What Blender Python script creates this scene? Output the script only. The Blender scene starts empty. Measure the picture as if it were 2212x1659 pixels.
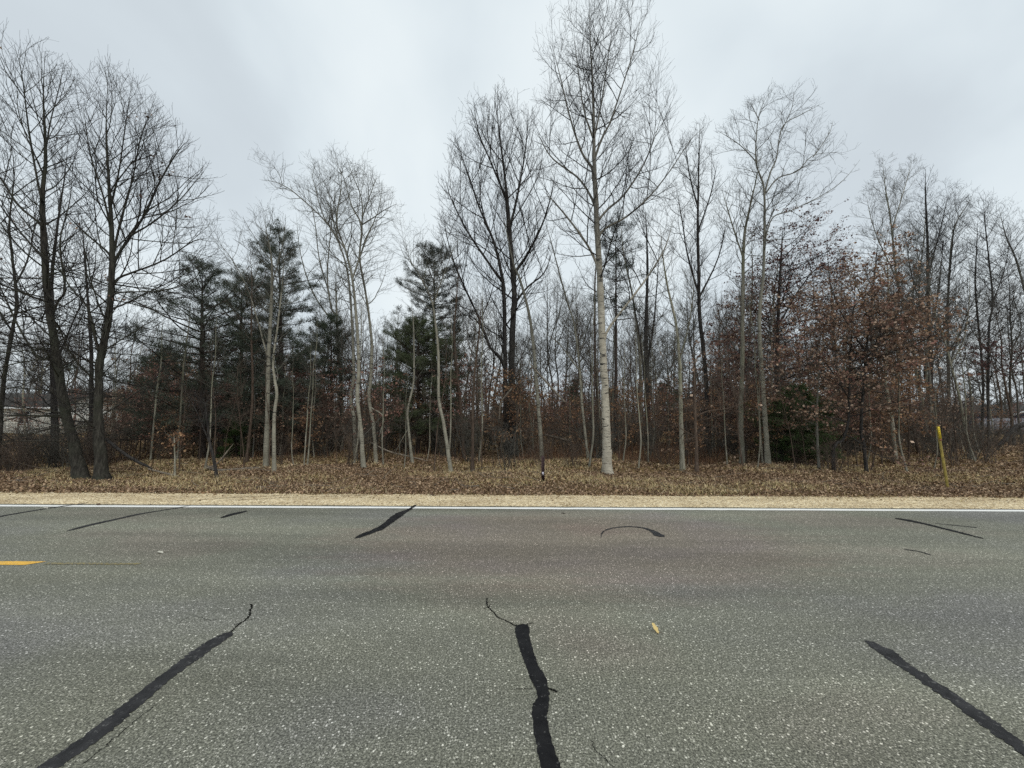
import bpy, math, random
import numpy as np
from mathutils import Matrix, Vector

random.seed(7)
RNG = np.random.default_rng(7)
SC = bpy.context.scene
COL = SC.collection

# ------------------------------------------------------------------ camera
F, CX, CY, EYE = 860.0, 1106.0, 829.5, 1.65       # focal length in pixels of a 2212 x 1659 picture
cam_d = bpy.data.cameras.new('camera')
cam = bpy.data.objects.new('camera', cam_d)
COL.objects.link(cam)
cam_d.sensor_width = 36.0
cam_d.lens = 36.0 * F / 2212.0
cam_d.clip_start = 0.05
cam_d.clip_end = 3000
CAM_M = Matrix.Translation((0, 0, EYE)) @ Matrix.Rotation(math.radians(95.02), 4, 'X') @ Matrix.Rotation(math.radians(0.29), 4, 'Z')
cam.matrix_world = CAM_M
SC.camera = cam

# ------------------------------------------------------------------ sky, sun, exposure
SUN_EL, SUN_AZ = 52.0, 150.0
world = bpy.data.worlds.new('World')
SC.world = world
world.use_nodes = True
wn, wl = world.node_tree.nodes, world.node_tree.links
wn.clear()
def wnode(t, **kw):
    n = wn.new(t)
    for k, v in kw.items():
        setattr(n, k, v)
    return n
out = wnode('ShaderNodeOutputWorld')
sky = wnode('ShaderNodeTexSky', sky_type='NISHITA')
sky.sun_disc = False
sky.sun_elevation = math.radians(SUN_EL)
sky.sun_rotation = math.radians(SUN_AZ)
bg1 = wnode('ShaderNodeBackground'); bg1.inputs[1].default_value = 0.10
wl.new(sky.outputs[0], bg1.inputs[0])
tc = wnode('ShaderNodeTexCoord')
sep = wnode('ShaderNodeSeparateXYZ'); wl.new(tc.outputs['Generated'], sep.inputs[0])
zz = wnode('ShaderNodeMath', operation='MAXIMUM'); wl.new(sep.outputs[2], zz.inputs[0]); zz.inputs[1].default_value = 0.0
za = wnode('ShaderNodeMath', operation='ADD'); wl.new(zz.outputs[0], za.inputs[0]); za.inputs[1].default_value = 0.75
dx = wnode('ShaderNodeMath', operation='DIVIDE'); wl.new(sep.outputs[0], dx.inputs[0]); wl.new(za.outputs[0], dx.inputs[1])
dy = wnode('ShaderNodeMath', operation='DIVIDE'); wl.new(sep.outputs[1], dy.inputs[0]); wl.new(za.outputs[0], dy.inputs[1])
cmb = wnode('ShaderNodeCombineXYZ'); wl.new(dx.outputs[0], cmb.inputs[0]); wl.new(dy.outputs[0], cmb.inputs[1])
mp = wnode('ShaderNodeMapping'); wl.new(cmb.outputs[0], mp.inputs[0])
mp.inputs['Rotation'].default_value = (0, 0, 0.5); mp.inputs['Scale'].default_value = (1.0, 0.75, 1)
mp.inputs['Location'].default_value = (3.1, 1.7, 0)
n1 = wnode('ShaderNodeTexNoise'); wl.new(mp.outputs[0], n1.inputs['Vector'])
n1.inputs['Scale'].default_value = 2.2; n1.inputs['Detail'].default_value = 5; n1.inputs['Roughness'].default_value = 0.45
n1.inputs['Distortion'].default_value = 0.3
cr = wnode('ShaderNodeValToRGB'); wl.new(n1.outputs[0], cr.inputs[0])
cr.color_ramp.interpolation = 'B_SPLINE'
e = cr.color_ramp.elements
e[0].position = 0.34; e[0].color = (0.62, 0.685, 0.735, 1)
e[1].position = 0.64; e[1].color = (0.90, 0.965, 0.985, 1)
m = e.new(0.46); m.color = (0.735, 0.82, 0.87, 1)
bg2 = wnode('ShaderNodeBackground'); wl.new(cr.outputs[0], bg2.inputs[0]); bg2.inputs[1].default_value = 1.0
mx = wnode('ShaderNodeMixShader'); mx.inputs[0].default_value = 0.96
wl.new(bg1.outputs[0], mx.inputs[1]); wl.new(bg2.outputs[0], mx.inputs[2]); wl.new(mx.outputs[0], out.inputs[0])

sun_d = bpy.data.lights.new('sun', 'SUN')
sun_d.energy = 1.5; sun_d.angle = math.radians(25); sun_d.color = (1.0, 0.95, 0.87)
sun = bpy.data.objects.new('sun', sun_d); COL.objects.link(sun)
sun.rotation_euler = (math.radians(90 - SUN_EL), 0, math.radians(180 - SUN_AZ))
sun.location = (0, 0, 60)

SC.view_settings.view_transform = 'Standard'
SC.view_settings.look = 'None'
SC.view_settings.exposure = 0.0
SC.view_settings.gamma = 1.0
SC.view_settings.use_curve_mapping = False
SC.render.engine = 'CYCLES'
SC.cycles.max_bounces = 4
SC.cycles.diffuse_bounces = 2
SC.cycles.glossy_bounces = 2
SC.cycles.use_denoising = False
SC.render.filter_size = 1.2

# ------------------------------------------------------------------ pixel rays -> real places
R3 = CAM_M.to_3x3()
def ray(px, py):
    return R3 @ Vector(((px - CX) / F, -(py - CY) / F, -1.0))
def on_ground(px, py, z=0.0):
    d = ray(px, py)
    t = (z - EYE) / d.z
    return np.array([d.x * t, d.y * t, z])
def on_plane(px, py, Y):
    d = ray(px, py)
    t = Y / d.y
    return np.array([d.x * t, Y, EYE + d.z * t])

# ------------------------------------------------------------------ object helpers
def tag(o, label=None, cat=None, group=None, kind=None):
    if label: o['label'] = label
    if cat: o['category'] = cat
    if group: o['group'] = group
    if kind: o['kind'] = kind
    return o
def empty(name, loc, rz=0.0, **kw):
    o = bpy.data.objects.new(name, None)
    o.empty_display_size = 0.2
    COL.objects.link(o)
    o.location = loc
    o.rotation_euler = (0, 0, rz)
    return tag(o, **kw)
def mesh_data(name, V, faces, mats, cols=None, smooth=False, matidx=None):
    """faces: list of int arrays (n,3) or (n,4)"""
    me = bpy.data.meshes.new(name)
    V = np.asarray(V, np.float32)
    faces = [np.asarray(f, np.int32) for f in faces if len(f)]
    nl = sum(f.size for f in faces); nf = sum(len(f) for f in faces)
    me.vertices.add(len(V)); me.vertices.foreach_set('co', V.ravel())
    me.loops.add(nl); me.polygons.add(nf)
    me.loops.foreach_set('vertex_index', np.concatenate([f.ravel() for f in faces]))
    tot = np.concatenate([np.full(len(f), f.shape[1], np.int32) for f in faces])
    st = np.concatenate([[0], np.cumsum(tot)[:-1]]).astype(np.int32)
    me.polygons.foreach_set('loop_start', st); me.polygons.foreach_set('loop_total', tot)
    if smooth: me.polygons.foreach_set('use_smooth', np.ones(nf, bool))
    if matidx is not None: me.polygons.foreach_set('material_index', np.asarray(matidx, np.int32))
    for m_ in (mats if isinstance(mats, (list, tuple)) else [mats]):
        me.materials.append(m_)
    if cols is not None:
        a = me.color_attributes.new('col', 'FLOAT_COLOR', 'POINT')
        c4 = np.ones((len(V), 4), np.float32); c4[:, :3] = cols
        a.data.foreach_set('color', c4.ravel())
    me.update(calc_edges=True)
    return me
def obj(name, me, parent=None, loc=(0, 0, 0), **kw):
    o = bpy.data.objects.new(name, me)
    COL.objects.link(o)
    o.location = loc
    if parent: o.parent = parent
    return tag(o, **kw)
def copy_tree(o, parent=None):
    c = o.copy(); COL.objects.link(c)
    if parent: c.parent = parent
    for ch in o.children: copy_tree(ch, c)
    return c
class Geo:
    def __init__(s): s.V = []; s.F3 = []; s.F4 = []; s.C = []; s.n = 0
    def add(s, V, F3=None, F4=None, C=None):
        V = np.asarray(V, float)
        if F3 is not None and len(F3): s.F3.append(np.asarray(F3) + s.n)
        if F4 is not None and len(F4): s.F4.append(np.asarray(F4) + s.n)
        s.V.append(V); s.n += len(V)
        if C is not None: s.C.append(np.broadcast_to(np.asarray(C, float), (len(V), 3)))
    def data(s, name, mat, smooth=False):
        V = np.concatenate(s.V)
        fs = []
        if s.F4: fs.append(np.concatenate(s.F4))
        if s.F3: fs.append(np.concatenate(s.F3))
        return mesh_data(name, V, fs, mat, np.concatenate(s.C) if s.C else None, smooth)
def box(g, lo, hi, C=None, rot=None, origin=None):
    x0, y0, z0 = lo; x1, y1, z1 = hi
    V = np.array([[x0,y0,z0],[x1,y0,z0],[x1,y1,z0],[x0,y1,z0],[x0,y0,z1],[x1,y0,z1],[x1,y1,z1],[x0,y1,z1]], float)
    if rot is not None: V = (V - origin) @ rot.T + origin
    g.add(V, F4=[[0,3,2,1],[4,5,6,7],[0,1,5,4],[1,2,6,5],[2,3,7,6],[3,0,4,7]], C=C)

def unit(v):
    return v / np.maximum(np.linalg.norm(v, axis=-1, keepdims=True), 1e-9)
def tubes(P, R, k, cap=True):
    """P (N,S,3), R (N,S) -> V, quads, of N tubes with k sides"""
    N, S, _ = P.shape
    T = np.empty_like(P)
    T[:, 1:-1] = P[:, 2:] - P[:, :-2]; T[:, 0] = P[:, 1] - P[:, 0]; T[:, -1] = P[:, -1] - P[:, -2]
    T = unit(T)
    ref = np.cross(T[:, 0], unit(RNG.normal(size=(N, 3))))
    ref = unit(ref)[:, None, :]
    A = unit(ref - (ref * T).sum(-1, keepdims=True) * T)
    B = np.cross(T, A)
    th = np.arange(k) * 2 * math.pi / k
    V = P[:, :, None, :] + R[:, :, None, None] * (np.cos(th)[None, None, :, None] * A[:, :, None, :] + np.sin(th)[None, None, :, None] * B[:, :, None, :])
    idx = np.arange(N * S * k).reshape(N, S, k)
    a = idx[:, :-1, :]; b = np.roll(a, -1, 2); d = idx[:, 1:, :]; c = np.roll(d, -1, 2)
    return V.reshape(-1, 3), np.stack([a, b, c, d], -1).reshape(-1, 4)

# ------------------------------------------------------------------ materials
def new_mat(name):
    m_ = bpy.data.materials.new(name); m_.use_nodes = True
    return m_, m_.node_tree.nodes, m_.node_tree.links, m_.node_tree.nodes['Principled BSDF']
def ramp(ns, pts):
    r = ns.new('ShaderNodeValToRGB'); el = r.color_ramp.elements
    el[0].position = pts[0][0]; el[0].color = (*pts[0][1], 1)
    el[1].position = pts[-1][0]; el[1].color = (*pts[-1][1], 1)
    for p, c in pts[1:-1]:
        q = el.new(p); q.color = (*c, 1)
    return r
def noise(ns, ls, vec, scale, detail=4, rough=0.55, scl=None):
    if scl is not None:
        mpn = ns.new('ShaderNodeMapping'); ls.new(vec, mpn.inputs[0]); mpn.inputs['Scale'].default_value = scl; vec = mpn.outputs[0]
    n_ = ns.new('ShaderNodeTexNoise'); ls.new(vec, n_.inputs['Vector'])
    n_.inputs['Scale'].default_value = scale; n_.inputs['Detail'].default_value = detail; n_.inputs['Roughness'].default_value = rough
    return n_
def bark(name, dark, mid, light, vs=7.0, bumpd=0.02, tint=True, green=None):
    m_, ns, ls, b = new_mat(name)
    t = ns.new('ShaderNodeTexCoord')
    n_ = noise(ns, ls, t.outputs['Object'], vs, 6, 0.65, (4, 4, 0.55))
    r = ramp(ns, [(0.32, dark), (0.5, mid), (0.7, light)]); ls.new(n_.outputs[0], r.inputs[0])
    colr = r.outputs[0]
    if green:
        n2 = noise(ns, ls, t.outputs['Object'], 1.1, 3)
        r2 = ramp(ns, [(0.45, (0, 0, 0)), (0.65, (0.7, 0.7, 0.7))]); ls.new(n2.outputs[0], r2.inputs[0])
        mx_ = ns.new('ShaderNodeMixRGB'); ls.new(r2.outputs[0], mx_.inputs[0]); ls.new(colr, mx_.inputs[1]); mx_.inputs[2].default_value = (*green, 1)
        colr = mx_.outputs[0]
    if tint:
        oi = ns.new('ShaderNodeObjectInfo')
        hs = ns.new('ShaderNodeHueSaturation'); ls.new(colr, hs.inputs['Color'])
        mr = ns.new('ShaderNodeMapRange'); ls.new(oi.outputs['Random'], mr.inputs[0]); mr.inputs[3].default_value = 0.8; mr.inputs[4].default_value = 1.25
        ls.new(mr.outputs[0], hs.inputs['Value']); colr = hs.outputs[0]
    ls.new(colr, b.inputs['Base Color']); b.inputs['Roughness'].default_value = 0.9
    b.inputs['Specular IOR Level'].default_value = 0.2
    bp = ns.new('ShaderNodeBump'); bp.inputs['Strength'].default_value = 0.9; bp.inputs['Distance'].default_value = bumpd
    ls.new(n_.outputs[0], bp.inputs['Height']); ls.new(bp.outputs[0], b.inputs['Normal'])
    return m_
M = {}
M['oak'] = bark('oak_bark', (0.012, 0.011, 0.009), (0.04, 0.037, 0.031), (0.09, 0.084, 0.07), green=(0.045, 0.05, 0.034))
M['woodbark'] = bark('woodland_bark', (0.03, 0.028, 0.024), (0.085, 0.078, 0.066), (0.15, 0.14, 0.12))
M['dark'] = bark('dark_bark', (0.012, 0.011, 0.011), (0.035, 0.032, 0.03), (0.08, 0.075, 0.07))
M['brown'] = bark('brown_bark', (0.03, 0.02, 0.015), (0.085, 0.062, 0.047), (0.15, 0.115, 0.09), 9)
M['aspen'] = bark('aspen_bark', (0.09, 0.085, 0.065), (0.24, 0.225, 0.18), (0.36, 0.345, 0.285), 5, 0.01, green=(0.19, 0.20, 0.13))
M['grey'] = bark('grey_bark', (0.05, 0.048, 0.042), (0.13, 0.125, 0.108), (0.22, 0.21, 0.185), 7, 0.012, green=(0.11, 0.12, 0.085))
M['pinebark'] = bark('pine_bark', (0.015, 0.012, 0.011), (0.045, 0.035, 0.03), (0.09, 0.075, 0.065), 10)
M['dead'] = bark('dead_wood', (0.07, 0.06, 0.05), (0.2, 0.17, 0.135), (0.34, 0.30, 0.245), 9)
def birch_bark(name, base, lightc, amount, zlo, zhi, upper):
    m_, ns, ls, b = new_mat(name)
    t = ns.new('ShaderNodeTexCoord')
    nA = noise(ns, ls, t.outputs['Object'], 3, 5, 0.6, (1.5, 1.5, 1))
    rA = ramp(ns, [(0.3, base), (0.65, lightc)]); ls.new(nA.outputs[0], rA.inputs[0])
    # horizontal lenticels
    nB = noise(ns, ls, t.outputs['Object'], 5, 5, 0.7, (0.9, 0.9, 9))
    rB = ramp(ns, [(0.56 - amount, (0, 0, 0)), (0.62 - amount * 0.6, (1, 1, 1))]); ls.new(nB.outputs[0], rB.inputs[0])
    mA = ns.new('ShaderNodeMixRGB'); ls.new(rB.outputs[0], mA.inputs[0]); ls.new(rA.outputs[0], mA.inputs[1]); mA.inputs[2].default_value = (0.10, 0.09, 0.075, 1)
    # dark scars
    nC = noise(ns, ls, t.outputs['Object'], 2.3, 3, 0.5, (1.2, 1.2, 4.5))
    rC = ramp(ns, [(0.64, (0, 0, 0)), (0.67, (1, 1, 1))]); ls.new(nC.outputs[0], rC.inputs[0])
    mC = ns.new('ShaderNodeMixRGB'); ls.new(rC.outputs[0], mC.inputs[0]); ls.new(mA.outputs[0], mC.inputs[1]); mC.inputs[2].default_value = (0.03, 0.027, 0.022, 1)
    sx = ns.new('ShaderNodeSeparateXYZ'); ls.new(t.outputs['Object'], sx.inputs[0])
    mr = ns.new('ShaderNodeMapRange'); ls.new(sx.outputs[2], mr.inputs[0]); mr.inputs[1].default_value = zlo; mr.inputs[2].default_value = zhi; mr.inputs[4].default_value = 0.9
    mz = ns.new('ShaderNodeMixRGB'); ls.new(mr.outputs[0], mz.inputs[0]); ls.new(mC.outputs[0], mz.inputs[1]); mz.inputs[2].default_value = (*upper, 1)
    ls.new(mz.outputs[0], b.inputs['Base Color']); b.inputs['Roughness'].default_value = 0.75
    bp = ns.new('ShaderNodeBump'); bp.inputs['Strength'].default_value = 0.6; bp.inputs['Distance'].default_value = 0.01; bp.invert = True
    ls.new(rB.outputs[0], bp.inputs['Height']); ls.new(bp.outputs[0], b.inputs['Normal'])
    return m_
M['birch'] = birch_bark('birch_bark', (0.30, 0.27, 0.21), (0.50, 0.465, 0.385), 0.0, 4.5, 9.0, (0.10, 0.095, 0.08))
M['paleaspen'] = birch_bark('pale_aspen_bark', (0.17, 0.158, 0.12), (0.31, 0.295, 0.235), -0.03, 3.2, 7.0, (0.13, 0.125, 0.10))
def simple(name, c, rough=0.8, spec=0.3, var=0.0, scale=20):
    m_, ns, ls, b = new_mat(name)
    b.inputs['Roughness'].default_value = rough; b.inputs['Specular IOR Level'].default_value = spec
    if var:
        t = ns.new('ShaderNodeTexCoord'); n_ = noise(ns, ls, t.outputs['Object'], scale, 5)
        r = ramp(ns, [(0.3, tuple(x * (1 - var) for x in c)), (0.7, tuple(min(1, x * (1 + var)) for x in c))])
        ls.new(n_.outputs[0], r.inputs[0]); ls.new(r.outputs[0], b.inputs['Base Color'])
    else: b.inputs['Base Color'].default_value = (*c, 1)
    return m_
M['twig_dark'] = simple('dark_twig_bark', (0.024, 0.021, 0.020), 0.85)
M['twig_brown'] = simple('brown_twig_bark', (0.10, 0.076, 0.060), 0.85)
M['twig_pale'] = simple('pale_twig_bark', (0.12, 0.112, 0.09), 0.85)
M['twig_grey'] = simple('grey_twig_bark', (0.085, 0.08, 0.068), 0.85)
M['thicket'] = simple('thicket_twigs', (0.15, 0.118, 0.09), 0.9, .1, .35, .7)
def leafmat(name, rough=0.75, trans=0.0):
    m_, ns, ls, b = new_mat(name)
    a = ns.new('ShaderNodeAttribute'); a.attribute_name = 'col'
    ls.new(a.outputs[0], b.inputs['Base Color']); b.inputs['Roughness'].default_value = rough
    b.inputs['Specular IOR Level'].default_value = 0.25
    if trans:
        tr = ns.new('ShaderNodeBsdfTranslucent'); ls.new(a.outputs[0], tr.inputs[0])
        ms = ns.new('ShaderNodeMixShader'); ms.inputs[0].default_value = trans
        o_ = [n for n in ns if n.type == 'OUTPUT_MATERIAL'][0]
        ls.new(b.outputs[0], ms.inputs[1]); ls.new(tr.outputs[0], ms.inputs[2]); ls.new(ms.outputs[0], o_.inputs[0])
    return m_
M['leaf'] = leafmat('dry_leaf', trans=0.3)
M['needle'] = leafmat('needle', trans=0.15)
M['litter'] = leafmat('leaf_litter_leaf')
M['grass'] = leafmat('dry_grass_blade')

# ------------------------------------------------------------------ the setting
def ground_material(name, cols, scale, bump=0.03, far=None):
    m_, ns, ls, b = new_mat(name)
    t = ns.new('ShaderNodeTexCoord'); p = t.outputs['Object']
    nA = noise(ns, ls, p, scale, 8, 0.7); rA = ramp(ns, cols); ls.new(nA.outputs[0], rA.inputs[0])
    nB = noise(ns, ls, p, 0.45, 4, 0.6)
    rB = ramp(ns, [(0.35, (0.72, 0.66, 0.62)), (0.65, (1.15, 1.18, 0.95))]); ls.new(nB.outputs[0], rB.inputs[0])
    mu = ns.new('ShaderNodeMixRGB'); mu.blend_type = 'MULTIPLY'; mu.inputs[0].default_value = 1
    ls.new(rA.outputs[0], mu.inputs[1]); ls.new(rB.outputs[0], mu.inputs[2])
    ls.new(mu.outputs[0], b.inputs['Base Color']); b.inputs['Roughness'].default_value = 0.95; b.inputs['Specular IOR Level'].default_value = 0.1
    bp = ns.new('ShaderNodeBump'); bp.inputs['Distance'].default_value = bump; bp.inputs['Strength'].default_value = 1
    ls.new(nA.outputs[0], bp.inputs['Height']); ls.new(bp.outputs[0], b.inputs['Normal'])
    return m_
M['forest_floor'] = ground_material('forest_floor', [(0.30, (0.05, 0.033, 0.02)), (0.47, (0.15, 0.103, 0.058)), (0.6, (0.27, 0.195, 0.11)), (0.75, (0.40, 0.31, 0.18))], 14, 0.05)

def asphalt_material():
    m_, ns, ls, b = new_mat('worn_asphalt')
    t = ns.new('ShaderNodeTexCoord'); p = t.outputs['Object']
    # binder with fine variation
    nA = noise(ns, ls, p, 85, 5, 0.7); rA = ramp(ns, [(0.35, (0.045, 0.045, 0.035)), (0.5, (0.158, 0.157, 0.126)), (0.64, (0.36, 0.356, 0.288))]); ls.new(nA.outputs[0], rA.inputs[0])
    def chips(scale, thr, soft, offs, keep=None):
        mpn = ns.new('ShaderNodeMapping'); ls.new(p, mpn.inputs[0]); mpn.inputs['Location'].default_value = offs
        v = ns.new('ShaderNodeTexVoronoi'); v.inputs['Scale'].default_value = scale; ls.new(mpn.outputs[0], v.inputs['Vector'])
        r = ramp(ns, [(thr, (1, 1, 1)), (thr + soft, (0, 0, 0))]); ls.new(v.outputs['Distance'], r.inputs[0])
        sp = ns.new('ShaderNodeSeparateColor'); ls.new(v.outputs['Color'], sp.inputs[0])
        k = ns.new('ShaderNodeMath'); k.operation = 'GREATER_THAN'; ls.new(sp.outputs[0], k.inputs[0]); k.inputs[1].default_value = keep if keep is not None else 0.6
        mm = ns.new('ShaderNodeMath'); mm.operation = 'MULTIPLY'; ls.new(r.outputs[0], mm.inputs[0]); ls.new(k.outputs[0], mm.inputs[1])
        return mm.outputs[0], sp.outputs[1], v.outputs['Distance']
    cur = rA.outputs[0]
    for scale, thr, soft, off, keep, lo, hi in ((82, 0.28, 0.12, (0, 0, 0), 0.5, (0.20, 0.195, 0.165), (0.60, 0.58, 0.50)),
                                               (48, 0.24, 0.10, (3.3, 1.2, 0), 0.78, (0.36, 0.35, 0.30), (0.88, 0.85, 0.74)),
                                               (120, 0.26, 0.1, (5, 2, 0), 0.45, (0.022, 0.022, 0.019), (0.06, 0.06, 0.052))):
        f_, rnd, _ = chips(scale, thr, soft, off, keep)
        rr = ramp(ns, [(0.0, lo), (1.0, hi)]); ls.new(rnd, rr.inputs[0])
        mx_ = ns.new('ShaderNodeMixRGB'); ls.new(f_, mx_.inputs[0]); ls.new(cur, mx_.inputs[1]); ls.new(rr.outputs[0], mx_.inputs[2])
        cur = mx_.outputs[0]
    # broad tone: wheel paths and patches, stretched along the road
    nB = noise(ns, ls, p, 1.0, 4, 0.6, (0.12, 1.1, 1)); rB = ramp(ns, [(0.36, (0.74, 0.74, 0.745)), (0.64, (1.10, 1.10, 1.10))]); ls.new(nB.outputs[0], rB.inputs[0])
    mu = ns.new('ShaderNodeMixRGB'); mu.blend_type = 'MULTIPLY'; mu.inputs[0].default_value = 1; ls.new(cur, mu.inputs[1]); ls.new(rB.outputs[0], mu.inputs[2])
    # hue drift: warm / green / slightly blue
    nC = noise(ns, ls, p, 0.33, 3, 0.5, (0.8, 1.4, 1)); rC = ramp(ns, [(0.34, (0.98, 0.98, 1.10)), (0.46, (0.985, 1.0, 1.0)), (0.54, (1.0, 1.01, 0.97)), (0.64, (1.05, 0.98, 0.97))]); ls.new(nC.outputs[0], rC.inputs[0])
    mu2 = ns.new('ShaderNodeMixRGB'); mu2.blend_type = 'MULTIPLY'; mu2.inputs[0].default_value = 1; ls.new(mu.outputs[0], mu2.inputs[1]); ls.new(rC.outputs[0], mu2.inputs[2])
    # reddish brown dust over the far lane, middle of the stretch
    spx = ns.new('ShaderNodeSeparateXYZ'); ls.new(p, spx.inputs[0])
    nD = noise(ns, ls, p, 1.8, 8, 0.75, (0.3, 1.6, 1))
    def bell(sock, c, h):
        a = ns.new('ShaderNodeMath'); a.operation = 'SUBTRACT'; ls.new(sock, a.inputs[0]); a.inputs[1].default_value = c
        d_ = ns.new('ShaderNodeMath'); d_.operation = 'DIVIDE'; ls.new(a.outputs[0], d_.inputs[0]); d_.inputs[1].default_value = h
        q = ns.new('ShaderNodeMath'); q.operation = 'POWER'; ls.new(d_.outputs[0], q.inputs[0]); q.inputs[1].default_value = 2
        return q.outputs[0]
    sm = ns.new('ShaderNodeMath'); sm.operation = 'ADD'; ls.new(bell(spx.outputs[0], 0.9, 3.6), sm.inputs[0]); ls.new(bell(spx.outputs[1], 5.6, 1.9), sm.inputs[1])
    sn = ns.new('ShaderNodeMath'); sn.operation = 'MULTIPLY_ADD'; ls.new(nD.outputs[0], sn.inputs[0]); sn.inputs[1].default_value = 1.8; ls.new(sm.outputs[0], sn.inputs[2])
    mrr = ns.new('ShaderNodeMapRange'); ls.new(sn.outputs[0], mrr.inputs[0]); mrr.inputs[1].default_value = 2.0; mrr.inputs[2].default_value = 1.3; mrr.inputs[3].default_value = 0.0; mrr.inputs[4].default_value = 0.65
    mu3 = ns.new('ShaderNodeMixRGB'); mu3.blend_type = 'MULTIPLY'; ls.new(mrr.outputs[0], mu3.inputs[0]); ls.new(mu2.outputs[0], mu3.inputs[1]); mu3.inputs[2].default_value = (1.06, 0.85, 0.86, 1)
    ls.new(mu3.outputs[0], b.inputs['Base Color']); b.inputs['Roughness'].default_value = 0.82; b.inputs['Specular IOR Level'].default_value = 0.35
    bp = ns.new('ShaderNodeBump'); bp.inputs['Distance'].default_value = 0.006; bp.inputs['Strength'].default_value = 0.8
    ls.new(nA.outputs[0], bp.inputs['Height']); ls.new(bp.outputs[0], b.inputs['Normal'])
    return m_
M['asphalt'] = asphalt_material()
def tar_material(name, c0, c1, worn):
    m_, ns, ls, b = new_mat(name)
    t = ns.new('ShaderNodeTexCoord'); p = t.outputs['Object']
    nA = noise(ns, ls, p, 7, 6, 0.7); rA = ramp(ns, [(0.35, c0), (0.7, c1)]); ls.new(nA.outputs[0], rA.inputs[0])
    nB = noise(ns, ls, p, 26, 6, 0.75); rB = ramp(ns, [(0.66 - worn, (0, 0, 0)), (0.74 - worn, (0.7, 0.7, 0.7))]); ls.new(nB.outputs[0], rB.inputs[0])
    mx_ = ns.new('ShaderNodeMixRGB'); ls.new(rB.outputs[0], mx_.inputs[0]); ls.new(rA.outputs[0], mx_.inputs[1]); mx_.inputs[2].default_value = (0.15, 0.15, 0.145, 1)
    ls.new(mx_.outputs[0], b.inputs['Base Color']); b.inputs['Roughness'].default_value = 0.75; b.inputs['Specular IOR Level'].default_value = 0.15
    bp = ns.new('ShaderNodeBump'); bp.inputs['Distance'].default_value = 0.004; ls.new(nB.outputs[0], bp.inputs['Height']); ls.new(bp.outputs[0], b.inputs['Normal'])
    return m_
M['tar'] = tar_material('fresh_black_tar', (0.006, 0.006, 0.007), (0.018, 0.018, 0.019), 0.06)
M['tar_grey'] = tar_material('weathered_tar', (0.018, 0.018, 0.019), (0.045, 0.045, 0.047), 0.09)
def paint_material(name, c, wear):
    m_, ns, ls, b = new_mat(name)
    t = ns.new('ShaderNodeTexCoord'); p = t.outputs['Object']
    nA = noise(ns, ls, p, 45, 6, 0.75); rA = ramp(ns, [(wear, (0.11, 0.11, 0.1)), (wear + 0.08, c)]); ls.new(nA.outputs[0], rA.inputs[0])
    ls.new(rA.outputs[0], b.inputs['Base Color']); b.inputs['Roughness'].default_value = 0.6
    return m_
M['white_paint'] = paint_material('white_road_paint', (0.84, 0.84, 0.81), 0.24)
M['yellow_paint'] = paint_material('yellow_road_paint', (0.78, 0.45, 0.06), 0.36)
M['yellow_worn'] = paint_material('worn_yellow_road_paint', (0.27, 0.22, 0.08), 0.46)
def gravel_material():
    m_, ns, ls, b = new_mat('pale_gravel')
    t = ns.new('ShaderNodeTexCoord'); p = t.outputs['Object']
    v = ns.new('ShaderNodeTexVoronoi'); v.inputs['Scale'].default_value = 42; ls.new(p, v.inputs['Vector'])
    sp = ns.new('ShaderNodeSeparateColor'); ls.new(v.outputs['Color'], sp.inputs[0])
    r = ramp(ns, [(0.0, (0.26, 0.20, 0.12)), (0.35, (0.57, 0.46, 0.285)), (0.75, (0.80, 0.665, 0.43)), (1.0, (0.92, 0.83, 0.62))]); ls.new(sp.outputs[0], r.inputs[0])
    nB = noise(ns, ls, p, 2.2, 6, 0.7, (0.35, 1, 1)); rB = ramp(ns, [(0.3, (0.66, 0.62, 0.58)), (0.6, (1.1, 1.1, 1.1))]); ls.new(nB.outputs[0], rB.inputs[0])
    mu = ns.new('ShaderNodeMixRGB'); mu.blend_type = 'MULTIPLY'; mu.inputs[0].default_value = 1; ls.new(r.outputs[0], mu.inputs[1]); ls.new(rB.outputs[0], mu.inputs[2])
    ls.new(mu.outputs[0], b.inputs['Base Color']); b.inputs['Roughness'].default_value = 0.95; b.inputs['Specular IOR Level'].default_value = 0.1
    bp = ns.new('ShaderNodeBump'); bp.inputs['Distance'].default_value = 0.012; bp.invert = True
    ls.new(v.outputs['Distance'], bp.inputs['Height']); ls.new(bp.outputs[0], b.inputs['Normal'])
    return m_
M['gravel'] = gravel_material()

ROAD_FAR = 7.72        # far edge of the asphalt, just past the white line
LITTER0 = 8.82
def gz(x, y):
    """height of the forest floor"""
    x = np.asarray(x, float); y = np.asarray(y, float)
    a = np.clip((y - LITTER0) / 3.0, 0, 1)
    return a * (0.07 * np.sin(x * 0.9 + 1.3 * np.sin(y * 0.7)) + 0.05 * np.sin(y * 1.3 + x * 0.35)) * np.clip(1.6 - y / 45, 0, 1) - 0.0
def grid_sheet(name, xs, ys, zf, mat, **kw):
    X, Y = np.meshgrid(xs, ys); Z = zf(X, Y)
    V = np.stack([X, Y, Z], -1).reshape(-1, 3)
    i = np.arange(len(ys) * len(xs)).reshape(len(ys), len(xs))
    Fq = np.stack([i[:-1, :-1], i[:-1, 1:], i[1:, 1:], i[1:, :-1]], -1).reshape(-1, 4)
    return obj(name, mesh_data(name, V, [Fq], mat, smooth=True), **kw)
xs = np.concatenate([np.linspace(-1500, -60, 12)[:-1], np.linspace(-60, 60, 200), np.linspace(60, 1500, 12)[1:]])
ys = np.concatenate([np.linspace(-600, -8, 8)[:-1], [-8, 0, 6], np.linspace(8, 45, 90), np.linspace(48, 160, 12), np.linspace(200, 1800, 8)])
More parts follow.
